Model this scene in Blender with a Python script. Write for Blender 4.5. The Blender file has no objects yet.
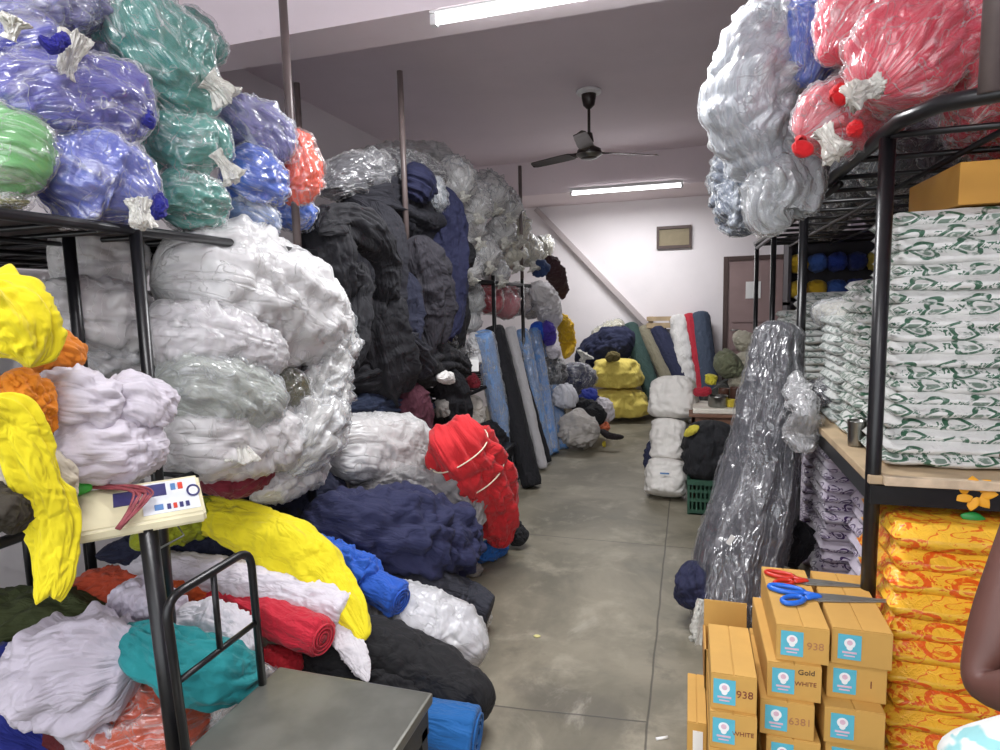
import bpy, bmesh, math, random
import numpy as np
from mathutils import Vector, Matrix
C = bpy.context.scene.collection
random.seed(7)
F = 620.0; H = 1.6
def nrm(v): v = np.array(v, float); return v/np.linalg.norm(v)
Yc = nrm((190, 75, -F)); Zc = nrm((-137, 5472, F)); Zc = nrm(Zc-Yc*Yc.dot(Zc)); Xc = np.cross(Yc, Zc)
EYE = np.array((0, 0, H))
def ray(px, py):
    c = np.array((px-500, 375-py, -F)); return np.array((c.dot(Xc), c.dot(Yc), c.dot(Zc)))
def at(px, py, d, mode):
    """point of the room seen at a pixel, on the plane x=d, y=d or z=d; also metres per pixel there"""
    r = ray(px, py); i = 'xyz'.index(mode); t = (d-EYE[i])/r[i]
    return EYE+r*t, t
# ---------------------------------------------------------------- noise
def _h(i, j, k, s):
    n = (i*374761393+j*668265263+k*2147483647*3+s*1274126177) & 0xffffffff
    n = ((n ^ (n >> 13))*1274126177) & 0xffffffff
    n = ((n ^ (n >> 16))*2246822519) & 0xffffffff
    return ((n ^ (n >> 15)) & 0xffff)/32767.5-1
def vn(P, s=0):
    P = np.asarray(P, float); f = np.floor(P); t = P-f; t = t*t*t*(t*(t*6-15)+10); f = f.astype(np.int64)
    o = 0
    for a in (0, 1):
        for b in (0, 1):
            for c in (0, 1):
                w = (t[..., 0] if a else 1-t[..., 0])*(t[..., 1] if b else 1-t[..., 1])*(t[..., 2] if c else 1-t[..., 2])
                o = o+w*_h(f[..., 0]+a, f[..., 1]+b, f[..., 2]+c, s)
    return o
def fbm(P, s=0, o=3):
    r = 0; a = 1
    for i in range(o): r = r+a*vn(P*(2.03**i), s+i*17); a *= .5
    return r/1.75
def billow(P, s=0, o=2):
    r = 0; a = 1; P = np.asarray(P)
    for i in range(o): r = r+a*(np.abs(vn(P*(1.9**i), s+i*31))*2.2-.7); a *= .5
    return r/1.5
# ---------------------------------------------------------------- object helpers
def link(o): C.objects.link(o); return o
def tag(o, label=None, cat=None, group=None, kind=None):
    if label: o['label'] = label
    if cat: o['category'] = cat
    if group: o['group'] = group
    if kind: o['kind'] = kind
    return o
class Mesh(np.ndarray):
    flow = None
def mk(name, V, Fc, mat, parent=None, smooth=True, loc=None):
    flow = getattr(V, 'flow', None); V = np.asarray(V, float)
    if parent is not None: loc = np.array(WL[parent.name])
    elif loc is None:
        loc = (V.min(0)+V.max(0))/2; loc[2] = V[:, 2].min()
    me = bpy.data.meshes.new(name); me.from_pydata((V-loc).tolist(), [], Fc)
    if smooth: me.shade_smooth()
    me.materials.append(mat)
    if flow is not None:
        at_ = me.attributes.new('flow', 'FLOAT_VECTOR', 'POINT'); at_.data.foreach_set('vector', np.ascontiguousarray(flow, dtype=np.float32).ravel())
    o = link(bpy.data.objects.new(name, me))
    WL[o.name] = tuple(loc)
    if parent is not None: o.parent = parent
    else: o.location = loc
    return o
WL = {}
def thing(name, loc, label, cat, group=None):
    o = link(bpy.data.objects.new(name, None)); o.location = loc; o.empty_display_size = .05
    WL[o.name] = tuple(loc); return tag(o, label, cat, group)
# ---------------------------------------------------------------- node expressions
def lin(c): return tuple((v/255/12.92 if v/255 <= .04045 else ((v/255+.055)/1.055)**2.4) for v in c)+(1,)
class E:
    def __init__(s, nt, k): s.nt = nt; s.k = k
    def op(s, o, *b):
        n = s.nt.nodes.new('ShaderNodeMath'); n.operation = o; s.nt.links.new(s.k, n.inputs[0])
        for i, x in enumerate(b):
            if isinstance(x, E): s.nt.links.new(x.k, n.inputs[i+1])
            else: n.inputs[i+1].default_value = x
        return E(s.nt, n.outputs[0])
    def __add__(s, b): return s.op('ADD', b)
    def __sub__(s, b): return s.op('SUBTRACT', b)
    def __mul__(s, b): return s.op('MULTIPLY', b)
    def lt(s, b): return s.op('LESS_THAN', b)
    def gt(s, b): return s.op('GREATER_THAN', b)
    def sst(s, a, b):
        n = s.nt.nodes.new('ShaderNodeMapRange'); n.interpolation_type = 'SMOOTHSTEP'
        s.nt.links.new(s.k, n.inputs[0]); n.inputs[1].default_value = a; n.inputs[2].default_value = b
        return E(s.nt, n.outputs[0])
class M:
    def __init__(s, name):
        s.m = bpy.data.materials.new(name); s.m.use_nodes = True; s.nt = s.m.node_tree
        s.b = s.nt.nodes['Principled BSDF']; s.out = s.nt.nodes['Material Output']
        s.tc = s.nt.nodes.new('ShaderNodeTexCoord')
    def n(s, t, **k):
        x = s.nt.nodes.new(t)
        for a, v in k.items(): setattr(x, a, v)
        return x
    def set(s, **k):
        for a, v in k.items(): s.b.inputs[a.replace('_', ' ')].default_value = v
        return s
    def l(s, a, b): s.nt.links.new(a.k if isinstance(a, E) else a, b)
    def noise(s, scale, detail=3, rough=.5, dist=0, vec=None, stretch=None, coord='Object'):
        x = s.n('ShaderNodeTexNoise'); x.inputs['Scale'].default_value = scale; x.inputs['Detail'].default_value = detail
        x.inputs['Roughness'].default_value = rough; x.inputs['Distortion'].default_value = dist
        v = vec or s.tc.outputs[coord]
        if stretch:
            mp = s.n('ShaderNodeMapping'); mp.inputs['Scale'].default_value = stretch; s.l(v, mp.inputs[0]); v = mp.outputs[0]
        s.l(v, x.inputs['Vector']); return E(s.nt, x.outputs[0])
    def mix(s, f, a, b):
        x = s.n('ShaderNodeMix', data_type='RGBA')
        if isinstance(f, (int, float)): x.inputs[0].default_value = f
        else: s.l(f, x.inputs[0])
        for i, v in ((6, a), (7, b)):
            if isinstance(v, tuple): x.inputs[i].default_value = v
            else: s.l(v, x.inputs[i])
        return x.outputs[2]
    def col(s, v):
        if isinstance(v, tuple): s.b.inputs['Base Color'].default_value = v
        else: s.l(v, s.b.inputs['Base Color'])
    def bump(s, h, st=.3, d=.01, tgt=None):
        x = s.n('ShaderNodeBump'); x.inputs['Strength'].default_value = st; x.inputs['Distance'].default_value = d
        s.l(h, x.inputs['Height']); s.l(x.outputs[0], (tgt or s.b).inputs['Normal']); return x
    def xyz(s, coord='Object'):
        x = s.n('ShaderNodeSeparateXYZ'); s.l(s.tc.outputs[coord], x.inputs[0]); return [E(s.nt, o) for o in x.outputs]
    def rnd(s):
        x = s.n('ShaderNodeObjectInfo'); return E(s.nt, x.outputs['Random'])
_fc = {}
def flow(m, sx=1., sz=.3):
    a = m.n('ShaderNodeAttribute', attribute_name='flow'); mp = m.n('ShaderNodeMapping'); mp.inputs['Scale'].default_value = (sx, sx, sz); m.l(a.outputs['Vector'], mp.inputs[0]); return mp.outputs[0]
def fabric(c, var=.1, rough=.85, sheen=.12, fold=.38):
    k = (c, var, rough, fold)
    if k in _fc: return _fc[k]
    m = M('fabric_%d_%d_%d' % c); m.set(Roughness=rough, Sheen_Weight=sheen if max(c) > 110 else .02)
    a = tuple(v*.84 for v in lin(c)[:3])+(1,); d = tuple(v*(1-var) for v in a[:3])+(1,)
    m.col(m.mix(m.noise(9, 3), d, tuple(min(1, v*(1+var)) for v in a[:3])+(1,)))
    v = flow(m, 1, .35); r1 = (m.noise(13, 2, .5, 1.4, vec=v)-.5).op('ABSOLUTE').sst(.16, 0.)
    r2 = (m.noise(29, 2, .5, 1.0, vec=v)-.5).op('ABSOLUTE').sst(.14, 0.)
    m.bump(r1*1.0+r2*.4+m.noise(10, 3, .5, .8)*1.2, fold, .016); _fc[k] = m.m; return m.m
def plain(name, c, rough=.5, metal=0, var=.1, scale=12, bump=.1, **k):
    m = M(name); m.set(Roughness=rough, Metallic=metal, **k); a = lin(c)
    n = m.noise(scale, 4)
    m.col(m.mix(n.sst(.35, .7), tuple(v*(1-var) for v in a[:3])+(1,), a))
    if bump: m.bump(m.noise(scale*5, 3), bump, .005)
    return m.m
def film(name, tint=(255, 255, 255), base=.1, crease=.5, rough=.2, scale=11., fres=.7, gl_=.09):
    """thin clear polythene: lets light through, glints on its creases, goes milky where it folds over itself"""
    m = M(name); m.set(Roughness=rough+.1, Base_Color=lin(tint), Specular_IOR_Level=.7)
    v = flow(m, 1, .22); n1 = m.noise(scale, 2, .5, 1.1, vec=v); r = (n1-.5).op('ABSOLUTE').sst(.035, 0.0)
    n2 = m.noise(scale*2.6, 2, .5, .6, vec=v); r2 = (n2-.5).op('ABSOLUTE').sst(.05, 0.0)
    n3 = m.noise(6, 2, .5, 1.6); r3 = (n3-.5).op('ABSOLUTE').sst(.014, 0.0)
    b1 = m.bump(r*.6+r2*.35+r3*.5+n1*1.2+n3*1.0, .75, .012)
    fr = m.n('ShaderNodeLayerWeight'); fr.inputs[0].default_value = .35
    fc = E(m.nt, fr.outputs['Facing'])
    patch = m.noise(3.2, 3, .6, .8).sst(.45, .72)
    f = (r*(patch*.6+.4)*crease+r2*(crease*.35)*patch+r3*crease*.6+fc.op('POWER', 2.6)*fres+base+patch*(base*1.3)).op('MINIMUM', .97)
    t = m.n('ShaderNodeBsdfTransparent'); gl = m.n('ShaderNodeBsdfGlossy'); gl.inputs['Roughness'].default_value = rough; m.l(b1.outputs[0], gl.inputs['Normal'])
    mx0 = m.n('ShaderNodeMixShader'); mx0.inputs[0].default_value = gl_; m.l(t.outputs[0], mx0.inputs[1]); m.l(gl.outputs[0], mx0.inputs[2])
    mx = m.n('ShaderNodeMixShader'); m.l(f, mx.inputs[0]); m.l(mx0.outputs[0], mx.inputs[1]); m.l(m.b.outputs[0], mx.inputs[2])
    m.l(mx.outputs[0], m.out.inputs[0]); return m.m
FILM = film('clear_polythene', gl_=.12, base=.04, crease=.4, fres=.45); MILK = film('milky_polythene', (226, 226, 226), .34, .25, .3, 6., .6, .06); HAZE = film('hazy_polythene', (222, 226, 230), .12, .45, .22, 9., .55)
DIM = film('clear_film_on_dark', (210, 210, 214), .015, .3, .2, 7., .25, .1)
KNOT = film('bunched_polythene', (236, 234, 224), .5, .4, .25, 22.)
BLACKM = plain('black_painted_steel', (22, 22, 25), .32, .0, .25, 20, .05)
POLEM = plain('grey_brown_painted_steel', (104, 92, 90), .42, .1, .2, 9, .08)
STEEL = plain('brushed_stainless_steel', (150, 150, 146), .33, 1.0, .2, 5, .06)
# ---------------------------------------------------------------- geometry
def catmull(P, m):
    P = np.asarray(P, float); n = len(P)
    if n == 2:
        t = np.linspace(0, 1, m)[:, None]; return P[0]*(1-t)+P[1]*t
    Q = np.vstack([2*P[0]-P[1], P, 2*P[-1]-P[-2]])
    seg = np.linalg.norm(np.diff(P[:, :3], axis=0), axis=1); cum = np.concatenate([[0], np.cumsum(seg)])/max(seg.sum(), 1e-9)
    o = []
    for u in np.linspace(0, 1, m):
        i = min(n-2, max(0, int(np.searchsorted(cum, u, side='right'))-1)); t = (u-cum[i])/max(cum[i+1]-cum[i], 1e-9); t = min(1, max(0, t))
        a, b, c, d = Q[i], Q[i+1], Q[i+2], Q[i+3]
        o.append(.5*((2*b)+(-a+c)*t+(2*a-5*b+4*c-d)*t*t+(-a+3*b-3*c+d)*t**3))
    return np.array(o)
def sweep(pts, n=80, m=None, dr=1., fold=0., ff=3., fs=1.5, bmp=0., bs=6., seed=0, ends=('round', 'round'), ee=.25, sq=2., grow=0., floor=None, ref=None, hem=0.):
    """closed surface grown along world points (x, y, z, r): dr = depth / width, fold = lengthwise pleats, bmp = all-over creases"""
    pts = np.asarray(pts, float); L = np.linalg.norm(np.diff(pts[:, :3], axis=0), axis=1).sum(); R = pts[:, 3].mean()
    if m is None: m = int(min(130, max(18, L/max(R, .01)*18)))
    Q = catmull(pts, m); c = Q[:, :3]; r = np.maximum(Q[:, 3], .002)
    T = np.gradient(c, axis=0); T /= np.linalg.norm(T, axis=1)[:, None]+1e-9
    V = (c-EYE) if ref is None else np.tile(np.array(ref, float), (m, 1)); V = V/np.linalg.norm(V, axis=1)[:, None]
    V = V*0+V.mean(0)
    N1 = np.cross(T, V); ln = np.linalg.norm(N1, axis=1)
    bad = ln < .15
    N1[bad] = np.cross(T[bad], np.array((0, 0, 1.)))
    N1 /= np.linalg.norm(N1, axis=1)[:, None]+1e-9
    N2 = np.cross(T, N1)
    t = np.linspace(0, 1, m); s = t*L; pf = np.ones(m); ext = np.zeros(m)
    e = ee*2
    for kind, tt in ((ends[0], t), (ends[1], 1-t)):
        ed = min(.5, ee) if kind != 'flat' else min(.3, .12*R/max(L, .01)+.012)
        x = np.clip(1-tt/ed, 0, 1)
        if kind == 'round': pf *= np.sqrt(np.clip(1-x**2.3, .0008, 1))
        elif kind == 'flat': pf *= 1-.1*x**3
        elif kind == 'taper': pf *= (1-.93*x**1.6)
        elif kind == 'open': pass
    th = np.linspace(0, 2*math.pi, n, endpoint=False); ct, st = np.cos(th), np.sin(th)
    k = (np.abs(ct)**sq+np.abs(st)**sq)**(-1/sq)
    rr = (r*pf)[:, None]*k[None, :]
    if fold:
        P = np.stack([np.broadcast_to(ct*ff, (m, n)), np.broadcast_to(st*ff, (m, n)), np.broadcast_to((s/R*fs)[:, None], (m, n))], -1)
        w = vn(P*.7, seed+5)[..., None]*.7
        rr = rr*(1+fold*billow(P+w, seed))
    rr = rr+grow
    X = c[:, None, :]+N1[:, None, :]*(rr*ct)[..., None]+N2[:, None, :]*(rr*st*dr)[..., None]
    if bmp:
        P = X*bs; w = fbm(P*.6, seed+3, 2)[..., None]*.9
        d = (N1[:, None, :]*ct[None, :, None]+N2[:, None, :]*st[None, :, None])
        Q3 = np.stack([np.broadcast_to(ct*R, (m, n)), np.broadcast_to(st*R, (m, n)), np.broadcast_to((s*.38)[:, None], (m, n))], -1)*bs*1.7
        Q3 = Q3+np.stack([fbm(P*.8, seed+21, 2), fbm(P*.8, seed+33, 2), fbm(P*.5, seed+45, 2)], -1)*1.5
        rd = 1-np.abs(vn(Q3, seed+61))*2.6; rd2 = 1-np.abs(vn(Q3*2.1+w, seed+71))*2.6
        dd = .55*billow(P+w, seed+9)+.55*np.maximum(rd, -.5)+.24*np.maximum(rd2, -.5)
        X = X+d*(dd*bmp*np.minimum(1, pf*1.6)[:, None])[..., None]
    if hem:
        hx = np.clip(1-(1-t)/.3, 0, 1); X = X+T[-1][None, None, :]*(hx[:, None]*(vn(np.stack([ct*1.7, st*1.7, ct*0], -1), seed+91)+.35*vn(np.stack([ct*5, st*5, ct*0], -1), seed+92))[None, :]*R*hem)[..., None]
    if floor is not None: X[..., 2] = np.where(X[..., 2] < floor, floor+.002*(X[..., 2]-floor), X[..., 2])
    FL = np.stack([np.broadcast_to(ct*R, (m, n)), np.broadcast_to(st*R*dr, (m, n)), np.broadcast_to(s[:, None], (m, n))], -1)+np.array((seed*.37, seed*.11, 0))
    Vx = X.reshape(-1, 3); f = []
    for i in range(m-1):
        for j in range(n):
            a = i*n+j; b = i*n+(j+1) % n; f.append((a, a+n, b+n, b))
    cs = [X[0].mean(0), X[-1].mean(0)]; Vx = np.vstack([Vx, cs]); q = m*n
    for j in range(n):
        f.append((q, j, (j+1) % n)); f.append((q+1, (m-1)*n+(j+1) % n, (m-1)*n+j))
    Vx = Vx.view(Mesh); Vx.flow = np.vstack([FL.reshape(-1, 3), FL[0].mean(0), FL[-1].mean(0)])
    return Vx, f
def world(path, mode):
    o = []
    for px, py, d, r in path:
        p, t = at(px, py, d, mode); o.append((*p, r*t))
    return o
def ring(pts, u, mat, parent, mul=1.04, dr=1., rr=.004):
    Q = catmull(np.asarray(pts), 60); i = int(u*59); c = Q[i, :3]; r = Q[i, 3]*mul; T = nrm(Q[min(i+1, 59), :3]-Q[max(i-1, 0), :3]); V = nrm((Q[:, :3]-EYE).mean(0)); N1 = nrm(np.cross(T, V)); N2 = np.cross(T, N1)
    return tube([c+N1*math.cos(a)*r+N2*math.sin(a)*r*dr+T*.006*math.sin(3*a) for a in np.linspace(0, 2*math.pi, 40)], rr, mat, 'string', parent, 6)
def base(V): b = (V.min(0)+V.max(0))/2; b[2] = V[:, 2].min(); return b
def soft(name, label, cat, path, mode, mat, group=None, parent=None, pname=None, **k):
    """one soft thing of cloth traced along pixel points at its own distance"""
    pts = world(path, mode) if mode != 'w' else path
    V, f = sweep(pts, **k)
    if parent is not None: return mk(pname or name, V, f, mat, parent)
    return tag(mk(name, V, f, mat), label, cat, group)
def bag(label, path, mode, mat, wrap=None, knots=(), group=None, name='fabric_bag', inner='fabric', cat='bag', wk=None, **k):
    """a bag: cloth inside, polythene around it, bunched ends where it is tied. knots: (px,py,d, px2,py2,d2, r_neck, r_flare)"""
    wrap = wrap or FILM
    pts = world(path, mode) if mode != 'w' else path
    V, f = sweep(pts, **k); t = thing(name, base(V), label, cat, group)
    mk(inner, V, f, mat, t)
    k2 = dict(k); k2['grow'] = k.get('grow', 0)+.009; V2, f2 = sweep(pts, **k2)
    r2 = np.asarray(V2); c2 = np.asarray(V).mean(0); fl = V2.flow*np.array((1, 1, .35)); q = fl*22
    dn = np.abs(vn(q+fbm(r2*9, 5, 2)[:, None]*1.2, 7)); nv = r2-np.asarray(V); nv /= np.linalg.norm(nv, axis=1)[:, None]+1e-9
    V3 = (r2+nv*((1-dn*2.5).clip(0, 1)**2*.009)[:, None]).view(Mesh); V3.flow = V2.flow; mk('plastic_wrap', V3, f2, wrap, t)
    for i, q in enumerate(knots):
        a, ta = at(q[0], q[1], q[2], mode if mode != 'w' else 'y'); b, tb = at(q[3], q[4], q[5], mode if mode != 'w' else 'y')
        mid = a*.55+b*.45
        V, f = sweep([(*a, q[6]*ta), (*mid, q[6]*ta*.75), (*b, q[7]*tb)], n=72, m=26, fold=.6, ff=3.4, fs=.35, bmp=.005, bs=34, seed=i+k.get('seed', 0), ends=('open', 'flat'), dr=.7, hem=.55)
        mk('tied_end', V, f, KNOT, t)
    return t
def swirl(V0, n): pass
_rolls = {}
def roll(label, a, b, r, mat, r2=None, core=None, name='fabric_roll', group=None, cat='fabric roll', sag=0., fold=.05, dr=1., wrap=None, seed=0, rag=.006, **k):
    """a roll of cloth between two world points, with its spiral end and a core at b"""
    a = np.array(a, float); b = np.array(b, float); r2 = r2 or r; mid = (a+b)/2+np.array((0, 0, -sag))
    V, f = sweep([(*a, r), (*mid, (r+r2)/2), (*b, r2)], n=56, m=46, fold=fold, ff=2.2, fs=.35, bmp=rag, bs=7, seed=seed, ends=('flat', 'flat'), dr=dr, **k)
    t = thing(name, base(V), label, cat, group); mk('cloth', V, f, mat, t)
    d = nrm(b-mid)
    # spiral of cloth layers on the visible end
    u = nrm(np.cross(d, (0, 0, 1.) if abs(d[2]) < .9 else (1., 0, 0))); v = np.cross(d, u)
    Vs = []; fs = []; N = 90
    for i in range(N):
        an = i/N*2*math.pi*3.5; rad = r2*.9*(1-.82*i/N); w = r2*.035
        for q, z in ((rad-w, .002), (rad-w, .009), (rad+w, .009), (rad+w, .002)):
            Vs.append(b+u*math.cos(an)*q+v*math.sin(an)*q+d*z)
        if i:
            for j in range(4): fs.append((4*i-4+j, 4*i-4+(j+1) % 4, 4*i+(j+1) % 4, 4*i+j))
    mk('rolled_end', Vs, fs, mat, t)
    if core:
        V, f = sweep([(*(b-d*.01), r2*.2), (*(b+d*.012), r2*.2)], n=20, m=4, ends=('open', 'open')); mk('core_tube', V, f, core, t)
    if wrap:
        V, f = sweep([(*(a-d*.01), r*1.07), (*mid, (r+r2)/2*1.07), (*(b+d*.015), r2*1.07)], n=60, m=60, fold=.1, ff=4, fs=.7, bmp=.009, bs=11, seed=seed+3, ends=('round', 'round'), ee=.04, dr=dr)
        mk('plastic_wrap', V, f, wrap, t)
    return t
def tube(pts, r, mat, name, parent=None, n=12, round_=0):
    """steel tube through world points, mitred"""
    P = [np.array(p, float) for p in pts]
    if round_:
        Q = [P[0]]
        for i in range(1, len(P)-1):
            a, b, c = P[i-1], P[i], P[i+1]; u = nrm(a-b); w = nrm(c-b)
            for t in np.linspace(0, 1, 7): Q.append((b+u*round_)*(1-t)**2+2*b*t*(1-t)+(b+w*round_)*t*t)
        P = Q+[P[-1]]
    V = []; f = []
    up = None
    for i, p in enumerate(P):
        d = nrm(P[min(i+1, len(P)-1)]-P[max(i-1, 0)])
        if up is None: up = nrm(np.cross(d, (0, 0, 1.)) if abs(d[2]) < .9 else np.cross(d, (1., 0, 0)))
        up = nrm(up-d*up.dot(d)); w = np.cross(d, up)
        for j in range(n): an = 2*math.pi*j/n; V.append(p+r*(up*math.cos(an)+w*math.sin(an)))
    for i in range(len(P)-1):
        for j in range(n): a = i*n+j; b = i*n+(j+1) % n; f.append((a, b, b+n, a+n))
    f.append(tuple(range(n))[::-1]); f.append(tuple(range((len(P)-1)*n, len(P)*n)))
    return mk(name, V, f, mat, parent)
def bxv(lo, hi):
    x0, y0, z0 = lo; x1, y1, z1 = hi
    V = [(x0, y0, z0), (x1, y0, z0), (x1, y1, z0), (x0, y1, z0), (x0, y0, z1), (x1, y0, z1), (x1, y1, z1), (x0, y1, z1)]
    return V, [(0, 3, 2, 1), (4, 5, 6, 7), (0, 1, 5, 4), (1, 2, 6, 5), (2, 3, 7, 6), (3, 0, 4, 7)]
def box(name, lo, hi, mat, parent=None, bev=0., rot=None, piv=None):
    V, f = bxv(lo, hi)
    if rot is not None:
        pv = Vector(piv if piv is not None else [(a+b)/2 for a, b in zip(lo, hi)]); V = [tuple(rot @ (Vector(v)-pv)+pv) for v in V]
    o = mk(name, V, f, mat, parent, smooth=False)
    if bev:
        bm = bmesh.new(); bm.from_mesh(o.data); bmesh.ops.bevel(bm, geom=bm.edges[:], offset=bev, segments=2, affect='EDGES', profile=.6); bm.to_mesh(o.data); bm.free()
    return o
def multibox(name, bs, mat, parent=None):
    V = []; f = []
    for lo, hi in bs:
        v, g = bxv(lo, hi); f += [tuple(i+len(V) for i in q) for q in g]; V += v
    return mk(name, V, f, mat, parent, smooth=False)
def multitube(name, segs, r, mat, parent=None, n=8):
    V = []; f = []
    for a, b in segs:
        a = np.array(a, float); b = np.array(b, float); d = nrm(b-a); u = nrm(np.cross(d, (0, 0, 1.) if abs(d[2]) < .9 else (1., 0, 0))); w = np.cross(d, u); k = len(V)
        for p in (a, b):
            for j in range(n): an = 2*math.pi*j/n; V.append(p+r*(u*math.cos(an)+w*math.sin(an)))
        for j in range(n): f.append((k+j, k+(j+1) % n, k+n+(j+1) % n, k+n+j))
        f.append(tuple(k+j for j in range(n))[::-1]); f.append(tuple(k+n+j for j in range(n)))
    return mk(name, V, f, mat, parent)
def lathe(name, c, prof, mat, parent=None, n=32, axis='z'):
    V = []; f = []
    for r, z in prof:
        for j in range(n):
            a = 2*math.pi*j/n
            p = (r*math.cos(a), r*math.sin(a), z) if axis == 'z' else (r*math.cos(a), z, r*math.sin(a))
            V.append(np.array(c)+p)
    for i in range(len(prof)-1):
        for j in range(n): a = i*n+j; b = i*n+(j+1) % n; f.append((a, b, b+n, a+n))
    f.append(tuple(range(n))[::-1]); f.append(tuple(range((len(prof)-1)*n, len(prof)*n)))
    return mk(name, V, f, mat, parent)
def text(name, s, size, origin, xdir, ydir, mat, parent):
    cu = bpy.data.curves.new(name, 'FONT'); cu.body = s; cu.size = size; cu.extrude = .0006; cu.align_x = 'CENTER'; cu.align_y = 'CENTER'
    o = bpy.data.objects.new('t', cu); C.objects.link(o); dg = bpy.context.evaluated_depsgraph_get(); me = bpy.data.meshes.new_from_object(o.evaluated_get(dg)); bpy.data.objects.remove(o)
    X = nrm(xdir); Y = nrm(ydir); Z = np.cross(X, Y)
    V = [np.array(origin)+X*v.co.x+Y*v.co.y+Z*v.co.z for v in me.vertices]; f = [tuple(p.vertices) for p in me.polygons]
    return mk(name, V, f, mat, parent, smooth=False)
def dup(root, off, label=None, rotz=0.):
    def cp(o, par):
        c = o.copy(); C.objects.link(c)
        if par is not None: c.parent = par
        for ch in o.children: cp(ch, c)
        return c
    r = cp(root, None); r.location = Vector(root.location)+Vector(off); r.rotation_euler.z += rotz
    if label: r['label'] = label
    return r
# ================================================================ printed packet material
def packmat(name, basec, ink, w=.12, ex=.036, ey=.026, cover=.5, ornate=0., rough=.28, vs=.05, vx=1.):
    m = M(name); m.set(Roughness=rough, Specular_IOR_Level=.6); x, y, z = m.xyz(); rn = m.rnd()
    wob = (m.noise(6, 2)-.5)*.018
    u = x+y*.93+rn*3.7+wob; v = z-.012+((rn*17.3).op('FRACT')*vs-vs*.5)+wob*.5
    cell = (u*(1/w)).op('FRACT'); cid = (u*(1/w)).op('FLOOR')
    du = (cell-.5)*w; v2 = v-(cid*.37).op('FRACT')*(vs*.5)
    d = ((du*(1/ex)).op('POWER', 2.)+(v2*(1/ey)).op('POWER', 2.)).op('SQRT')
    ring = d.gt(.66)*d.lt(1.)
    core = d.lt(.48)*v2.lt(.004*vx)
    wings = (du.op('ABSOLUTE').gt(ex*1.05)*du.op('ABSOLUTE').lt(ex*1.55))*v2.op('ABSOLUTE').lt(ey*.32)*m.noise(120, 1).gt(.5)
    f = (ring+core*.8+wings).op('MINIMUM', 1.)
    if ornate:
        a = m.noise(9, 1, .5, 1.2, stretch=(1, 1, 2.2)); f = f.op('MAXIMUM', (a-.5).op('ABSOLUTE').lt(.03)*ornate); b = m.noise(22, 2, .5, 1.0)
        f = f.op('MAXIMUM', b.gt(.61)*ornate)
    f = f*m.noise(55, 3).sst(.3, .5)
    bc = m.mix(m.noise(5, 3), lin(basec), tuple(c*.86 for c in lin(basec)[:3])+(1,))
    m.col(m.mix(f*cover, bc, lin(ink)))
    m.bump(m.noise(26, 3, .6, 1.5)*1.+m.noise(9, 2), .45, .015)
    return m.m
# ================================================================ the room
WALLC = (232, 226, 230)
def wallmat(name, c, var=.05):
    m = M(name); m.set(Roughness=.8); a = lin(c); n = m.noise(1.3, 5, .6); g = m.noise(9, 4, .7)
    q = m.mix(n.sst(.4, .75), a, tuple(v*(1-var) for v in a[:3])+(1,)); m.col(m.mix(g.sst(.62, .75)*.25, q, tuple(v*.8 for v in a[:3])+(1,)))
    m.bump(m.noise(40, 3), .15, .004); return m.m
WALL = wallmat('painted_plaster_wall', (240, 234, 236)); CEIL = wallmat('painted_plaster_ceiling', (236, 224, 232)); BEAM = wallmat('painted_beam', (240, 228, 232)); GREYW = wallmat('grey_lilac_wall', (178, 168, 182), .1)
def floormat():
    m = M('worn_grey_concrete'); m.set(Specular_IOR_Level=.5); x, y, z = m.xyz()
    big = m.noise(.9, 6, .62, .6); mid = m.noise(3.2, 6, .65, .4); fine = m.noise(26, 4, .7)
    a = m.mix(big.sst(.3, .7), lin((142, 135, 117)), lin((98, 94, 80))); a = m.mix(mid.sst(.48, .72)*.6, a, lin((166, 159, 141)))
    a = m.mix(mid.sst(.42, .3)*.5, a, lin((88, 83, 70)))
    ov = (((x+.42)*2.6).op('POWER', 2.)+((y-2.3+(x+.42)*.25)*8.).op('POWER', 2.)).op('SQRT'); a = m.mix((ov+(mid-.5)*1.6).sst(1., .55)*.45, a, lin((84, 80, 72)))
    sc = m.noise(2.1, 5, .7, 1.0, stretch=(.45, 1.3, 1)).sst(.6, .72)*.45; a = m.mix(sc, a, lin((98, 96, 90)))
    pale = m.noise(1.7, 6, .7, .7, stretch=(1, .8, 1)).sst(.58, .72)*.5; a = m.mix(pale, a, lin((182, 177, 162)))
    a = m.mix(fine.sst(.55, .8)*.25, a, lin((92, 88, 80)))
    # saw-cut joints of the slab
    wob = (m.noise(6, 3)-.5)*.012
    j = ((x+.14+wob).op('ABSOLUTE')).sst(.006, .002).op('MAXIMUM', ((y-4.05+wob).op('ABSOLUTE')).sst(.005, .002)).op('MAXIMUM', ((y-2.28+wob-x*.1).op('ABSOLUTE')).sst(.006, .002)*x.lt(-.14))
    a = m.mix(j*.75, a, lin((62, 59, 54))); m.col(a)
    m.l((mid*.25+.38), m.b.inputs['Roughness']); m.bump(mid*.6+fine*.2+j*-1., .22, .008); return m.m
FLOOR = floormat()
def quadbox(name, lo, hi, mat, kind='structure'):
    V, f = bxv(lo, hi); o = mk(name, V, f, mat, smooth=False, loc=np.zeros(3)); o['kind'] = kind; return o
XL, XR, YB, YF = -3.32, 2.0, 9.25, -2.6
quadbox('floor', (XL-.1, YF, -.1), (XR+.1, YB+.1, 0), FLOOR)
quadbox('ceiling', (XL-.1, YF, 3.46), (XR+.1, YB+.1, 3.58), CEIL)
quadbox('wall_left', (XL-.1, YF, 0), (XL, YB, 3.46), WALL)
quadbox('wall_right', (XR, YF, 0), (XR+.1, YB, 3.46), GREYW)
quadbox('wall_back', (XL, YB, 0), (XR, YB+.1, 3.46), WALL)
quadbox('trim_1', (XL, 2.96, 3.03), (XR, 3.26, 3.46), BEAM)
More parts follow.
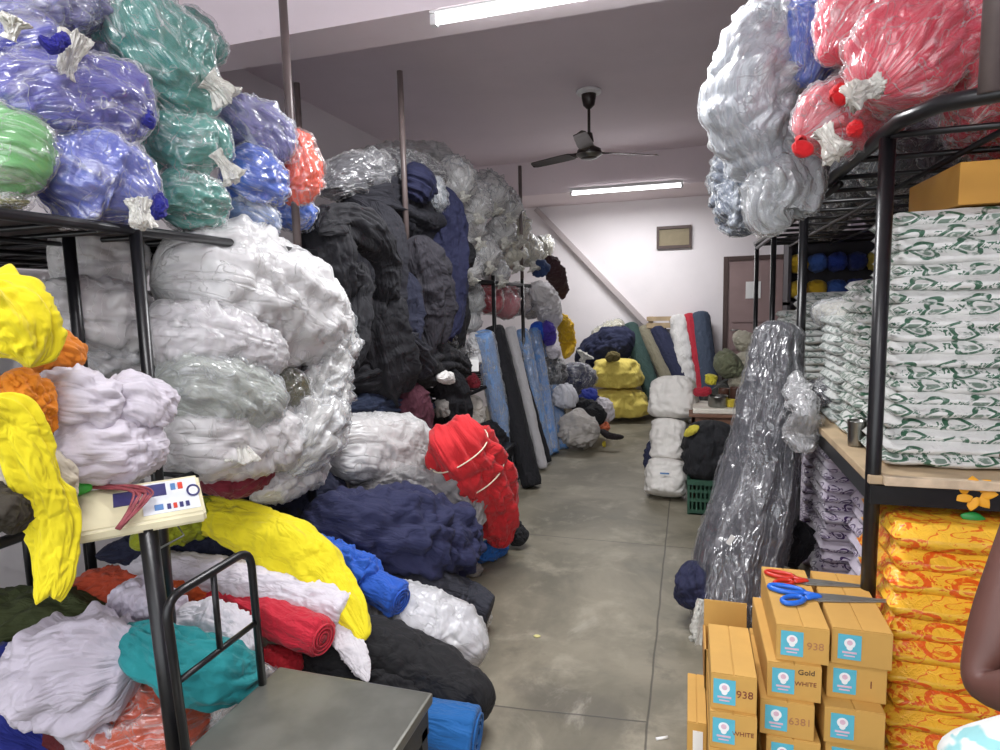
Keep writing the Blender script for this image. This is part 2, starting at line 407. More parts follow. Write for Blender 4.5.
quadbox('trim_2', (XL, 8.2, 3.03), (XR, YB, 3.46), BEAM)
# slanting ledge of the stair soffit on the back wall
a = np.array((-2.2, YB-.03, 3.0)); b = np.array((-.55, YB-.03, 1.22)); d = nrm(b-a); w = np.cross(d, (0, 1, 0))
V = [a+w*.035, b+w*.035, b-w*.035, a-w*.035]; V = V+[v+np.array((0, .05, 0)) for v in V]
V = [np.array(v)-np.array((0, .07, 0)) if i < 4 else np.array(v) for i, v in enumerate(V)]
o = mk('trim_3', V, [(0, 1, 2, 3), (4, 7, 6, 5), (0, 4, 5, 1), (1, 5, 6, 2), (2, 6, 7, 3), (3, 7, 4, 0)], wallmat('stair_ledge', (188, 178, 178)), smooth=False); o['kind'] = 'structure'
# door in the back wall, small blocked vent window
DOORM = plain('brown_painted_door', (158, 134, 132), .45, 0, .12, 4, .06); DARKB = plain('dark_brown_frame', (84, 66, 62), .5, 0, .1, 8, .05)
t = thing('door_1', (.87, YB-.03, 0), None, None); t['kind'] = 'structure'
box('door_panel', (.5, YB-.05, 0), (1.24, YB-.01, 2.12), DOORM, t, .004)
box('door_frame', (.44, YB-.07, 0), (.5, YB, 2.18), DARKB, t, .004); box('door_frame', (1.24, YB-.07, 0), (1.3, YB, 2.18), DARKB, t, .004); box('door_frame', (.5, YB-.07, 2.12), (1.24, YB, 2.18), DARKB, t, .004)
multibox('door_rail', [((.56, YB-.065, 1.28), (1.18, YB-.05, 1.31)), ((.56, YB-.065, .9), (1.18, YB-.05, 1.26)), ((.56, YB-.062, .2), (1.18, YB-.05, .8))], DOORM, t)
tube([(.54, YB-.09, 1.17), (.66, YB-.09, 1.17)], .009, STEEL, 'door_handle', t)
PAPER = plain('white_paper', (240, 240, 238), .7, 0, .04, 8, .02)
o = box('paper_notice', (.73, YB-.058, 1.6), (.92, YB-.051, 1.83), PAPER); tag(o, 'white paper notice stuck on the brown back door', 'notice')
t = thing('window_1', (-.22, YB-.03, 2.32), None, None); t['kind'] = 'structure'
multibox('window_frame', [((-.46, YB-.05, 2.33), (.01, YB, 2.37)), ((-.46, YB-.05, 2.6), (.01, YB, 2.64)), ((-.46, YB-.05, 2.37), (-.43, YB, 2.6)), ((-.02, YB-.05, 2.37), (.01, YB, 2.6))], DARKB, t)
box('window_board', (-.43, YB-.025, 2.37), (-.02, YB-.005, 2.6), plain('tan_board', (150, 138, 112), .7), t)
# ================================================================ lamps
def emit(name, s, c=(1, 1, 1, 1)):
    m = M(name); m.set(Emission_Color=c, Emission_Strength=s, Base_Color=(1, 1, 1, 1)); return m.m
LAMP = emit('lit_tube', 9.0, (.97, .98, 1, 1)); WHITEM = plain('white_enamel', (236, 236, 236), .4)
def batten(x0, x1, y, z, label, power):
    t = thing('tube_light', ((x0+x1)/2, y, z), label, 'light')
    box('housing', (x0-.03, y-.03, z+.035), (x1+.03, y+.03, z+.075), WHITEM, t, .005)
    box('end_cap', (x0-.03, y-.02, z-.016), (x0, y+.02, z+.035), WHITEM, t, .004); box('end_cap', (x1, y-.02, z-.016), (x1+.03, y+.02, z+.035), WHITEM, t, .004)
    tube([(x0, y, z+.004), (x1, y, z+.004)], .015, LAMP, 'lit_tube', t, 14)
    l = bpy.data.lights.new('lamp', 'AREA'); l.shape = 'RECTANGLE'; l.size = x1-x0; l.size_y = .06; l.energy = power; l.color = (.98, .985, 1); l.spread = math.radians(175)
    lo = link(bpy.data.objects.new('lamp', l)); lo.location = (0, 0, -.03); lo.parent = t
batten(-1.2, 0.02, 3.0, 2.985, 'lit fluorescent tube under the near ceiling beam', 42)
batten(-1.46, -.12, 8.12, 2.99, 'lit fluorescent tube on the far ceiling beam above the back wall', 32)
batten(-1.4, -.2, .2, 3.38, 'added fluorescent tube on the ceiling over the weighing scale, unseen, brightening the front', 30)  # added fixture out of view, fill light for the near end of the room
batten(0.3, 1.5, -1.2, 3.38, 'added fluorescent tube on the ceiling behind the viewer, unseen, brightening the front', 24)  # another added fixture behind the camera, more light on the foreground
batten(-1.3, -.1, 5.9, 3.38, 'lit fluorescent tube on the ceiling', 0) if False else None
# daylight from the open shop front
w = bpy.data.worlds.new('World'); bpy.context.scene.world = w; w.use_nodes = True; w.node_tree.nodes['Background'].inputs[0].default_value = (.92, .96, 1, 1); w.node_tree.nodes['Background'].inputs[1].default_value = 1.9
# ================================================================ ceiling fan
FX, FY = -.87, 5.7
t = thing('ceiling_fan', (FX, FY, 3.0), 'dark brown three-blade ceiling fan hanging from the ceiling', 'fan')
FANM = plain('dark_brown_fan_metal', (52, 42, 40), .35, .2, .2, 10, .05)
lathe('ceiling_plate', (FX, FY, 3.43), [(.09, .03), (.11, .02), (.11, 0), (.07, -.01)], WHITEM, t)
lathe('canopy', (FX, FY, 3.3), [(.02, 0), (.05, .03), (.062, .09), (.066, .13), (.03, .135)], FANM, t)
tube([(FX, FY, 3.36), (FX, FY, 2.98)], .013, FANM, 'downrod', t)
lathe('lower_canopy', (FX, FY, 3.0), [(.03, 0), (.042, .02), (.03, .09), (.015, .1)], FANM, t)
lathe('motor', (FX, FY, 2.88), [(.03, -.012), (.07, -.005), (.1, .02), (.112, .04), (.105, .07), (.06, .095), (.03, .115)], FANM, t)
lathe('trim_ring', (FX, FY, 2.878), [(.075, 0), (.115, .028), (.116, .034), (.08, .01)], STEEL, t)
for k, an in enumerate((32, 152, 272)):
    an = math.radians(an); d = np.array((math.cos(an), math.sin(an), 0)); s = np.array((-d[1], d[0], 0))
    V = []; f = []
    prof = [(.11, .016), (.17, .03), (.2, .062), (.3, .066), (.55, .058), (.65, .05), (.68, .02)]
    for rr, hw in prof:
        for q, zz in ((-hw, -.012), (hw, .012), (hw, .018), (-hw, -.006)): V.append(np.array((FX, FY, 2.925))+d*rr+s*q+np.array((0, 0, zz-.0*rr)))
    for i in range(len(prof)-1):
        for j in range(4): f.append((4*i+j, 4*i+(j+1) % 4, 4*i+4+(j+1) % 4, 4*i+4+j))
    f += [(3, 2, 1, 0), tuple(range(len(V)-4, len(V)))]
    mk('blade', V, f, FANM, t, smooth=False)
# ================================================================ racks
def rack(label, posts, top, shelves, x0, x1, y0, y1, ph, name='storage_rack', mesh=True, pm=None, r=.019, loc=None, slab=None):
    """steel rack: posts [(x, y, ztop)], shelves = heights of the bar grids"""
    t = thing(name, ((x0+x1)/2, (y0+y1)/2, 0), label, 'rack')
    for x, y, zt, *zb in posts: tube([(x, y, zb[0] if zb else 0), (x, y, min(zt, top))], r, BLACKM, 'post', t, 14)
    for x, y, zt, *zb in posts:
        if zt > top: tube([(x, y, top), (x, y, zt)], r*.95, POLEM, 'pole', t, 14)
    for z in shelves:
        tube([(x0, y0, z), (x1, y0, z), (x1, y1, z), (x0, y1, z), (x0, y0, z)], .016, BLACKM, 'shelf_rail', t, 8)
        segs = []
        n = int(abs(y1-y0)/.16)
        for i in range(1, n): y = y0+(y1-y0)*i/n; segs.append(((x0, y, z), (x1, y, z)))
        k = max(2, int(abs(x1-x0)/.34))
        for i in range(1, k): x = x0+(x1-x0)*i/k; segs.append(((x, y0, z-.016), (x, y1, z-.016)))
        multitube('shelf_grid', segs, .009, BLACKM, t)
    return t
rack('black steel rack on the left holding bags of blue, teal and white fabric', [(-1.67, 1.57, 1.86), (-1.69, 2.45, 3.0), (-3.2, .3, 1.86), (-3.2, 2.5, 1.86), (-1.95, 1.57, 1.86, 1.03), (-2.45, 1.57, 1.86, 1.03), (at(29, 560, -2.9, 'x')[0][0], at(29, 560, -2.9, 'x')[0][1], 1.06), (at(92, 560, -2.7, 'x')[0][0], at(92, 560, -2.7, 'x')[0][1], 1.06)], 1.86, [1.86, 1.03], -3.25, -1.67, .2, 2.55, 0)
rack('black steel rack on the left draped with dark garments', [(-1.67, 3.55, 3.0), (-1.67, 4.42, 1.72), (-2.35, 3.5, 3.0), (-3.2, 3.0, 1.72), (-3.2, 4.4, 1.72)], 1.72, [1.72, .95], -3.22, -1.67, 2.95, 4.45, 0)
rack('black steel rack on the left stacked with clear bags and rolls', [(-1.67, 5.3, 1.86), (-1.67, 6.3, 3.0), (-3.2, 4.6, 1.8), (-3.2, 7.3, 1.8), (-1.67, 7.2, 1.86)], 1.86, [1.8, .9], -3.22, -1.67, 4.55, 7.3, 0)
o = box('shelf_panel', (-3.2, .22, 1.872), (-1.72, 2.53, 1.884), plain('dark_brown_panel', (72, 62, 60), .7)); rk = bpy.data.objects['storage_rack']; o.parent = rk; o.matrix_parent_inverse = Matrix.Translation(rk.location).inverted()
# right rack: deep tubular top deck with a bent corner, wooden lower shelf
t = thing('storage_rack', (1.2, 4.2, 0), 'black tubular steel rack on the right with a wooden lower shelf', 'rack')
for x, y, z in [(.6, 2.33, 2.1), (.6, 3.85, 2.1), (.6, 5.15, 2.1), (.6, 6.4, 2.1), (1.85, 2.33, 2.1), (1.85, 3.85, 2.1), (1.85, 6.4, 2.1)]: tube([(x, y, 0), (x, y, z)], .024 if y < 5 else .02, BLACKM, 'post', t, 16)
tube([(1.85, 1.98, 2.12), (.86, 1.98, 2.12), (.66, 2.06, 2.12), (.6, 2.2, 2.12), (.6, 6.5, 2.12), (1.85, 6.5, 2.12)], .024, BLACKM, 'shelf_rail', t, 14)
tube([(.6, 3.0, 2.07), (.6, 6.5, 2.07)], .016, BLACKM, 'shelf_rail', t, 10)
tube([(.745, 2.0, 2.12), (.745, 2.0, 3.1)], .026, POLEM, 'pole', t, 14)
multitube('shelf_grid', [((.6, y, 2.1), (1.85, y, 2.1)) for y in np.arange(2.3, 6.5, .36)]+[((x, 2.0, 2.085), (x, 6.5, 2.085)) for x in (.9, 1.25, 1.6)], .011, BLACKM, t)
WOOD = plain('worn_pale_wood', (196, 172, 138), .6, 0, .25, 6, .15)
box('wooden_shelf', (.58, 2.3, .97), (1.85, 6.45, 1.0), WOOD, t, .004)
multibox('shelf_support', [((.585, 2.29, .905), (1.85, 2.32, .968)), ((.585, 2.325, .905), (.61, 6.45, .968)), ((.62, 4.3, .905), (1.85, 4.34, .968))], BLACKM, t)
box('wood_edge', (.62, 2.27, .975), (1.85, 2.298, 1.005), plain('pale_wood_strip', (222, 200, 170), .6, 0, .3, 14, .2), t, .003)
# ================================================================ weighing scale
t = thing('platform_scale', (-1.0, 1.33, 0), 'platform weighing scale with steel top, black guard rail and cream indicator', 'scale')
PL = .42
box('platform', (-1.3, .95, PL-.035), (-.745, 1.64, PL), plain('worn_steel_plate', (138, 138, 130), .34, .5, .32, 5, .1), t, .008)
multibox('base_frame', [((-1.29, .97, PL-.13), (-.76, 1.63, PL-.04)), ((-1.28, .98, .03), (-1.24, 1.02, PL-.1)), ((-.8, .98, .03), (-.76, 1.02, PL-.1)), ((-1.28, 1.58, .03), (-1.24, 1.62, PL-.1)), ((-.8, 1.58, .03), (-.76, 1.62, PL-.1)), ((-1.28, 1.0, .08), (-1.25, 1.6, .12)), ((-.79, 1.0, .08), (-.765, 1.6, .12))], BLACKM, t)
for x in (-1.26, -.78):
    for y in (1.0, 1.6): lathe('foot', (x, y, 0), [(.028, 0), (.03, .01), (.02, .03)], BLACKM, t)
cx, cy = -1.4, 1.28
tube([(cx+.02, cy+.01, .05), (cx-.01, cy, 1.02)], .024, BLACKM, 'column', t, 16)
tube([(cx+.02, cy, .33), (-1.28, cy+.02, .33)], .02, BLACKM, 'column_arm', t, 12)
def P(px, py, d, mode): return at(px, py, d, mode)[0]
gx = -1.29
tube([P(187, 760, gx, 'x'), P(165, 600, gx, 'x'), P(250, 549, gx, 'x'), P(263, 690, gx, 'x')], .0125, BLACKM, 'guard_rail', t, 12, round_=.06)
tube([P(213, 571, gx, 'x'), P(220, 648, gx, 'x')], .009, BLACKM, 'guard_bar', t, 10); tube([P(178, 682, gx, 'x'), P(259, 620, gx, 'x')], .009, BLACKM, 'guard_bar', t, 10)
# indicator head: wedge box with printed keypad
CREAM = plain('yellowed_cream_plastic', (222, 214, 180), .45, 0, .2, 7, .05)
iz = .985
c = [P(74, 486, 1.03, 'z'), P(168, 459, 1.03, 'z'), P(205, 489, 1.0, 'z'), P(96, 527, .95, 'z')]
c = [np.array(q) for q in c]
# pull the head to real size round the column top
cen = np.array((cx-.06, cy+.03, 1.05))
u = nrm((.66, .751, .0)); v = np.array((-.751, .66, 0.)); hw, hd = .155, .085
def IH(a, b, z): return cen+u*a*hw+v*b*hd+np.array((0, 0, z))
top = [IH(-1, -1, -.005), IH(1, -1, -.005), IH(1, 1, .065), IH(-1, 1, .065)]; bot = [IH(-1, -1, -.035), IH(1, -1, -.035), IH(1, 1, -.035), IH(-1, 1, -.035)]
o = mk('indicator_case', top+bot, [(0, 1, 2, 3), (7, 6, 5, 4), (0, 4, 5, 1), (1, 5, 6, 2), (2, 6, 7, 3), (3, 7, 4, 0)], CREAM, t, smooth=False)
bm = bmesh.new(); bm.from_mesh(o.data); bmesh.ops.bevel(bm, geom=bm.edges[:], offset=.007, segments=3, affect='EDGES'); bm.to_mesh(o.data); bm.free()
sl = nrm(top[3]-top[0]); nn = nrm(np.cross(u, sl))
def panel(nm, a0, a1, b0, b1, mat, h=.001, par=None, seg=1):
    q = [top[0]+(top[1]-top[0])*(a+1)/2+(top[3]-top[0])*(b+1)/2 for a, b in ((a0, b0), (a1, b0), (a1, b1), (a0, b1))]
    V = [p-nn*.001 for p in q]+[p+nn*h for p in q]; return mk(nm, V, [(3, 2, 1, 0), (4, 5, 6, 7), (0, 1, 5, 4), (1, 2, 6, 5), (2, 3, 7, 6), (3, 0, 4, 7)], mat, par or t, smooth=False)
kp = panel('keypad_panel', .02, .93, -.75, .8, plain('pale_panel_sticker', (218, 222, 228), .35, 0, .1, 30, 0), .002)
NAVY = plain('navy_print', (62, 60, 110), .35, 0, .2, 60, 0); REDP = plain('red_print', (206, 70, 50), .4, 0, .1, 40, 0); WH = plain('white_print', (246, 246, 246), .5, 0, .05, 30, 0); CYANP = plain('blue_print', (90, 130, 180), .4)
panel('display_window', .05, .42, .1, .7, NAVY, .0035, kp); panel('display_window', -.42, -.02, -.1, .55, NAVY, .003, t)
panel('red_key', .62, .7, .3, .62, REDP, .0045, kp); panel('key', .5, .58, .3, .62, CYANP, .004, kp); panel('key', .2, .34, -.6, -.35, CYANP, .004, kp)
for i in range(4): panel('key', .4+.1*i, .46+.1*i, -.62, -.38, NAVY if i != 1 else REDP, .004, kp)
pt = top[0]+(top[1]-top[0])*.93+(top[3]-top[0])*.55
for q, rr in ((0, .022), (1, .013)):
    V = []; f = []
    for j in range(28):
        an = 2*math.pi*j/28
        for w2 in (rr, rr*.72): V.append(pt+nn*.0045+u*math.cos(an)*w2*.8+sl*math.sin(an)*w2*1.3)
    for j in range(28): k2 = (j+1) % 28; f.append((2*j, 2*k2, 2*k2+1, 2*j+1))
    mk('round_emblem', V, f, WH if q else NAVY, kp)
tube([cen+u*.08+v*.02+np.array((0, 0, -.05)), cen+u*.1+v*.0+np.array((0, 0, -.09)), cen+u*.02+np.array((0, 0, -.12))], .003, STEEL, 'bracket_wire', t, 6)
# coil of red-brown mains flex round the head
CORD = plain('red_brown_flex', (150, 70, 78), .5, 0, .3, 60, 0)
t2 = thing('power_cord', tuple(cen+np.array((-.05, -.03, 0))), 'red-brown coiled cord with a green plug looped over the cream scale indicator', 'cord')
rng = random.Random(3)
for s in range(9):
    pts = []; o1 = rng.uniform(-.016, .016); o2 = rng.uniform(-.012, .012)
    for i in range(15):
        q = i/14; a2 = -.75+1.0*math.sin(q*math.pi)**.8*(1 if q < .5 else 1); a2 = -.8+.85*math.sin(q*2.6)
        b2 = .95-2.3*q
        z = .075-.03*q-(max(0, q-.72)**1.2)*.22
        pts.append(cen+u*(a2*hw+o1*math.sin(q*3.1)*1.2+o1*.3)+v*(b2*hd+o2*math.sin(q*3))+np.array((0, 0, z+.003*math.sin(q*9+s)+abs(o1)*.2)))
    tube(pts, .0032, CORD, 'cord_strand', t2, 6)
GREENP = plain('green_plastic_plug', (70, 196, 70), .35)
pp = cen+u*(-.95*hw)+v*(.85*hd)+np.array((0, 0, .075))
V, f = sweep([(*(pp-u*.03), .016), (*(pp+u*.0), .02), (*(pp+u*.04), .009)], n=16, m=12, ends=('flat', 'round'), ee=.2, sq=3); mk('plug', V, f, GREENP, t2)
multitube('plug_pin', [(pp-u*.028+v*k, pp-u*.052+v*k) for k in (-.008, .008)], .003, STEEL, t2)
# ================================================================ bags of fabric on the left rack, top deck
def B(label, path, col, mode='x', wrap=None, knots=(), group='bags of fabric on the left rack top', **k):
    k.setdefault('fold', .13); k.setdefault('ff', 3.2); k.setdefault('bmp', .022); k.setdefault('bs', 7); k.setdefault('seed', int(abs(path[0][0]*7+path[0][1]*13))+1)
    return bag(label, path, mode, fabric(col), wrap, knots, group, **k)
X0 = -1.82
B('lavender and white bag at the very top left, above the tied blue bag', [(-30, 6, X0, 24), (45, 3, X0, 26), (106, 2, X0, 17)], (140, 140, 200), wrap=HAZE)
B('blue bag with bunched mouth and dark patch, second from top at left edge', [(-30, 52, X0-.1, 34), (25, 45, X0, 34), (64, 38, X0+.05, 22)], (84, 88, 190), knots=[(10, 40, -1.62, 14, 18, -1.6, 5, 12)])
B('dark slate-blue bag standing behind the tied blue bags', [(75, 100, X0-.15, 26), (95, 60, X0-.1, 24), (85, 30, X0-.1, 18)], (112, 116, 160), wrap=HAZE)
B('purple-blue bag with a white bunched neck on its top', [(-25, 112, X0, 24), (45, 100, X0+.05, 40), (110, 105, X0+.08, 38), (152, 122, X0+.1, 20)], (88, 88, 176), knots=[(64, 78, -1.66, 76, 36, -1.64, 8, 13)])
B('periwinkle bag with a white plastic strap, at the front edge of the top deck', [(22, 152, X0-.02, 22), (75, 172, X0+.06, 43), (120, 188, X0+.12, 36), (156, 212, X0+.2, 15)], (96, 110, 200), knots=[(138, 200, -1.58, 143, 226, -1.56, 10, 10)])
soft('loose_cloth', 'royal blue cloth end poking out between the purple and periwinkle bags', 'cloth', [(136, 106, -1.66, 7), (148, 120, -1.62, 7), (156, 122, -1.6, 4)], 'x', fabric((36, 38, 140)), bmp=.008, bs=25, fold=.2, seed=3)
soft('loose_cloth', 'dark royal blue cloth end hanging at the top of the front rack post', 'cloth', [(152, 190, -1.62, 5), (158, 207, -1.6, 8), (155, 220, -1.6, 5)], 'x', fabric((34, 36, 138)), bmp=.008, bs=25, fold=.2, seed=5)
soft('loose_cloth', 'dark blue patch of cloth showing through the mouth of the second blue bag', 'cloth', [(38, 36, -1.63, 4), (54, 46, -1.62, 7), (66, 34, -1.62, 4)], 'x', fabric((32, 30, 140)), bmp=.006, bs=25, fold=.2, seed=6)
B('light green bag at the left edge of the top deck', [(-40, 150, X0, 34), (8, 152, X0+.05, 40), (42, 170, X0+.05, 24)], (106, 184, 104))
B('dark green bag lying behind the light green bag', [(-20, 118, X0-.2, 20), (22, 122, X0-.15, 20)], (48, 92, 60))
B('flat pale olive bag under the light green bag', [(-20, 200, X0+.05, 8), (22, 202, X0+.05, 7)], (170, 170, 110), dr=2.5)
B('largest teal green bag, sloping at the top of the left rack', [(112, -25, X0-.05, 40), (140, 35, X0, 48), (180, 82, X0+.05, 44), (222, 108, X0+.12, 18)], (62, 150, 138), knots=[(205, 78, -1.62, 228, 98, -1.58, 9, 14)])
B('small teal bag behind the largest teal bag', [(170, 15, X0-.3, 22), (200, 45, X0-.25, 22), (215, 65, X0-.2, 14)], (58, 140, 128))
B('round teal bag with a cream tied neck', [(148, 118, X0, 18), (180, 142, X0+.05, 33), (212, 150, X0+.1, 24), (222, 158, X0+.14, 10)], (70, 160, 146), knots=[(214, 152, -1.58, 236, 180, -1.54, 6, 13)])
B('lowest teal bag on the front edge of the deck', [(152, 195, X0, 20), (185, 200, X0+.05, 27), (222, 208, X0+.08, 20)], (66, 156, 142))
B('purple-grey bag beside the teal bags, with a clear torn wrap', [(208, 92, X0-.1, 18), (235, 120, X0, 28), (268, 138, X0+.08, 26), (284, 158, X0+.08, 14)], (92, 88, 158), wrap=HAZE)
B('bright blue bag under the purple-grey bag', [(220, 165, X0, 20), (250, 178, X0+.08, 28), (280, 188, X0+.1, 17)], (38, 92, 200))
B('dusty blue bag at the lower edge of the deck, left of the far blue bag', [(222, 212, X0, 17), (250, 217, X0+.06, 21), (274, 232, X0+.08, 12)], (84, 124, 186), wrap=HAZE)
B('blue bag at the far end of the deck, under the orange bag', [(262, 190, X0, 14), (285, 205, X0+.04, 19), (306, 216, X0+.02, 14)], (40, 104, 210))
B('bright orange bag with frilled polythene edge', [(284, 130, -1.75, 14), (297, 160, -1.7, 20), (300, 192, -1.7, 20), (306, 206, -1.7, 9)], (246, 84, 40), wrap=FILM)
# ================================================================ middle deck
G2 = 'bags and bundles on the middle deck'
WF = (226, 222, 222)
B('biggest milky white bag bulging out of the middle deck', [(150, 285, -1.95, 42), (200, 283, -1.85, 60), (265, 300, -1.78, 58), (318, 328, -1.72, 38), (345, 342, -1.68, 18)], (232, 230, 230), wrap=MILK, group=G2, bmp=.03, bs=5)
B('white rolled bag directly under the biggest white bag', [(140, 335, -1.9, 30), (205, 338, -1.72, 34), (258, 352, -1.66, 26), (278, 358, -1.66, 14)], (230, 226, 230), wrap=MILK, group=G2, bmp=.014)
B('white bag at the back of the deck behind the front posts', [(48, 262, -2.2, 28), (95, 262, -2.1, 36), (140, 268, -2.05, 34)], (226, 220, 218), wrap=MILK, group=G2)
B('lower white bag at the back, above the orange cloth', [(32, 305, -2.15, 24), (80, 312, -2.05, 36), (140, 322, -2.0, 36)], (228, 222, 220), wrap=MILK, group=G2)
B('grey film covered bag behind the white bundles', [(78, 350, -2.05, 24), (150, 360, -2.0, 30)], (190, 186, 184), wrap=HAZE, group=G2)
B('grey-green bag in clear film under the white bags', [(152, 385, -1.82, 32), (205, 388, -1.72, 42), (252, 405, -1.66, 34), (276, 418, -1.64, 14)], (178, 184, 174), wrap=HAZE, group=G2, bmp=.012, knots=[(236, 415, -1.6, 232, 462, -1.6, 9, 20)])
B('olive green cloth in an open clear bag', [(268, 372, -1.78, 14), (284, 392, -1.72, 24), (292, 412, -1.7, 16)], (84, 82, 52), group=G2)
B('large loose clear bag hanging over the end of the deck', [(330, 288, -1.75, 14), (326, 340, -1.7, 26), (318, 395, -1.68, 28), (300, 440, -1.66, 34), (282, 478, -1.66, 18)], (206, 204, 200), wrap=HAZE, group=G2, fold=.22, knots=[(338, 336, -1.62, 346, 342, -1.6, 2, 4)])
B('white bag low on the deck behind the indicator', [(150, 440, -1.85, 30), (205, 440, -1.72, 36), (262, 440, -1.7, 32), (300, 450, -1.68, 18)], (232, 226, 226), wrap=MILK, group=G2)
B('white bag hanging below the deck end, beside the maroon cloth', [(252, 492, -1.72, 12), (285, 478, -1.7, 18), (318, 462, -1.7, 16)], (226, 224, 222), wrap=MILK, group=G2)
def S(label, path, col, mode='x', name='folded_cloth', cat='cloth', group=None, **k):
    k.setdefault('fold', .16); k.setdefault('ff', 2.6); k.setdefault('bmp', .018); k.setdefault('bs', 7); k.setdefault('seed', int(abs(path[0][0]*5+path[0][1]*11))+2)
    m = k.pop('mat', None) or fabric(col)
    return soft(name, label, cat, path, mode, m, group, **k)
WB = fabric((222, 216, 226))
t = S('white cloth bundle with tied corners, left of the pair behind the indicator', [(42, 398, -1.72, 22), (75, 400, -1.62, 32), (112, 402, -1.62, 26)], WF, mat=WB, name='cloth_bundle', group=G2, bmp=.02)
S('white cloth bundle with tied corners, right of the pair behind the indicator', [(102, 400, -1.64, 24), (132, 404, -1.6, 32), (160, 418, -1.6, 20)], WF, mat=WB, name='cloth_bundle', group=G2, bmp=.02)
S('lowest white cloth bundle, resting just above the indicator', [(50, 452, -1.68, 26), (100, 450, -1.6, 36), (158, 446, -1.6, 26)], WF, mat=WB, name='cloth_bundle', group=G2, bmp=.014)
S('beige cloth bundle in film at the left edge behind the yellow strip', [(-30, 470, -1.62, 34), (15, 482, -1.58, 42), (46, 494, -1.58, 30), (60, 498, -1.6, 16)], (196, 186, 164), group=G2, name='cloth_bundle')
S('dark olive cloth at the left edge below the bundles', [(-20, 500, -1.5, 26), (14, 515, -1.5, 18), (12, 535, -1.5, 9)], (58, 52, 42))
S('small blue cloth at the left edge above the beige bundle', [(-25, 430, -1.55, 20), (4, 436, -1.52, 13)], (40, 90, 180))
S('orange cloth folded beside the yellow cloth', [(20, 350, -1.75, 20), (55, 352, -1.7, 20), (80, 362, -1.7, 12)], (226, 132, 28), fold=.22)
S('orange cloth sliding down behind the yellow strip', [(5, 372, -1.62, 14), (28, 398, -1.6, 18), (42, 420, -1.6, 16), (44, 440, -1.6, 8)], (236, 140, 22), fold=.28)
YE = fabric((244, 226, 24), .08)
S('bright yellow cloth heaped at the left edge', [(-30, 300, -1.6, 40), (8, 318, -1.56, 42), (28, 350, -1.54, 26), (30, 368, -1.54, 10)], (0, 0, 0), mat=YE, fold=.2, dr=.7, name='yellow_cloth')
S('long bright yellow strip of cloth hanging down past the indicator', [(-15, 400, -1.48, 16), (12, 425, -1.47, 19), (38, 475, -1.46, 19), (54, 520, -1.46, 21), (55, 565, -1.46, 15), (50, 596, -1.46, 10)], (0, 0, 0), mat=YE, fold=.3, ff=2.2, fs=.25, dr=.3, bmp=.008, name='yellow_cloth', ends=('round', 'flat'), ee=.1, hem=.7)
S('maroon cloth under the middle deck', [(205, 484, -1.72, 12), (240, 478, -1.7, 18), (272, 462, -1.7, 12)], (118, 22, 40))
# ================================================================ heap of rolls and cloth on the left floor
GH = 'rolls and cloth heaped on the left floor'
def W(px, py, d, m='z'): return at(px, py, d, m)[0]
GREYCORE = plain('card_core', (176, 160, 140), .7)
S('dark olive cloth on the floor under the rack, behind the white heap', [(-30, 630, .3, 34), (40, 622, .34, 34), (110, 618, .34, 26)], (62, 70, 34), 'z', floor=0.)
S('rust orange roll of cloth lying under the rack', [(58, 594, .42, 14), (120, 586, .44, 19), (200, 588, .44, 20), (262, 596, .4, 16)], (196, 74, 40), 'z', fold=.14, bmp=.01, name='fabric_roll', cat='fabric roll')
S('crumpled orange cloth end in front of the rust roll', [(170, 585, .5, 14), (205, 592, .48, 18), (232, 602, .45, 10)], (226, 98, 42), 'z')
S('royal blue cloth on the floor at the lower left corner', [(-40, 690, .12, 55), (10, 735, .1, 60), (60, 760, .1, 45)], (22, 36, 130), 'z', floor=0.)
S('dark red cloth edge between the blue cloth and the white heap', [(40, 728, .16, 14), (95, 750, .16, 16)], (96, 20, 26), 'z', floor=0.)
S('dark navy roll of cloth under the yellow swath', [(95, 556, .62, 9), (160, 545, .62, 18), (215, 545, .6, 18), (262, 562, .55, 14)], (26, 30, 56), 'z', bmp=.01, name='fabric_roll', cat='fabric roll')
S('yellow-green cloth peeping out behind the scale column', [(130, 545, .72, 14), (190, 520, .74, 18), (240, 512, .72, 14)], (158, 168, 30), 'z')
S('long black cloth spread behind the yellow swath', [(200, 488, .72, 10), (262, 508, .66, 14), (330, 548, .5, 18), (380, 590, .38, 18)], (24, 25, 30), 'z', name='dark_cloth', dr=1.3)
S('white cloth roll with a pale end, lying across the heap', [(120, 560, .56, 10), (190, 570, .56, 16), (260, 586, .52, 20), (318, 602, .47, 21), (346, 613, .44, 17)], (0, 0, 0), 'z', mat=fabric((228, 222, 230)), fold=.1, bmp=.012, name='fabric_roll', cat='fabric roll', ends=('round', 'flat'))
roll('bright red roll of cloth with its spiral end facing the aisle', W(205, 612, .42), W(326, 646, .3), .085, fabric((208, 32, 56)), r2=.082, fold=.12, bmp=.0, name='fabric_roll', group=GH, rag=.014) if False else None
roll('bright red roll of cloth with its spiral end facing the aisle', W(322, 638, .43)+np.array((-.7, .16, .06)), W(322, 638, .43), .07, fabric((208, 32, 56)), r2=.066, name='fabric_roll', group=GH, rag=.012, fold=.12, core=fabric((150, 20, 36)))
S('crumpled red cloth hanging under the red roll', [(240, 660, .3, 8), (280, 662, .28, 14), (310, 662, .26, 10)], (196, 28, 44), 'z')
S('white cloth tail hanging from the white roll to the black roll', [(330, 612, .44, 10), (348, 640, .38, 13), (362, 668, .33, 9), (368, 682, .31, 4)], (0, 0, 0), 'z', mat=fabric((224, 220, 224)), dr=.35, fold=.12, bmp=.006)
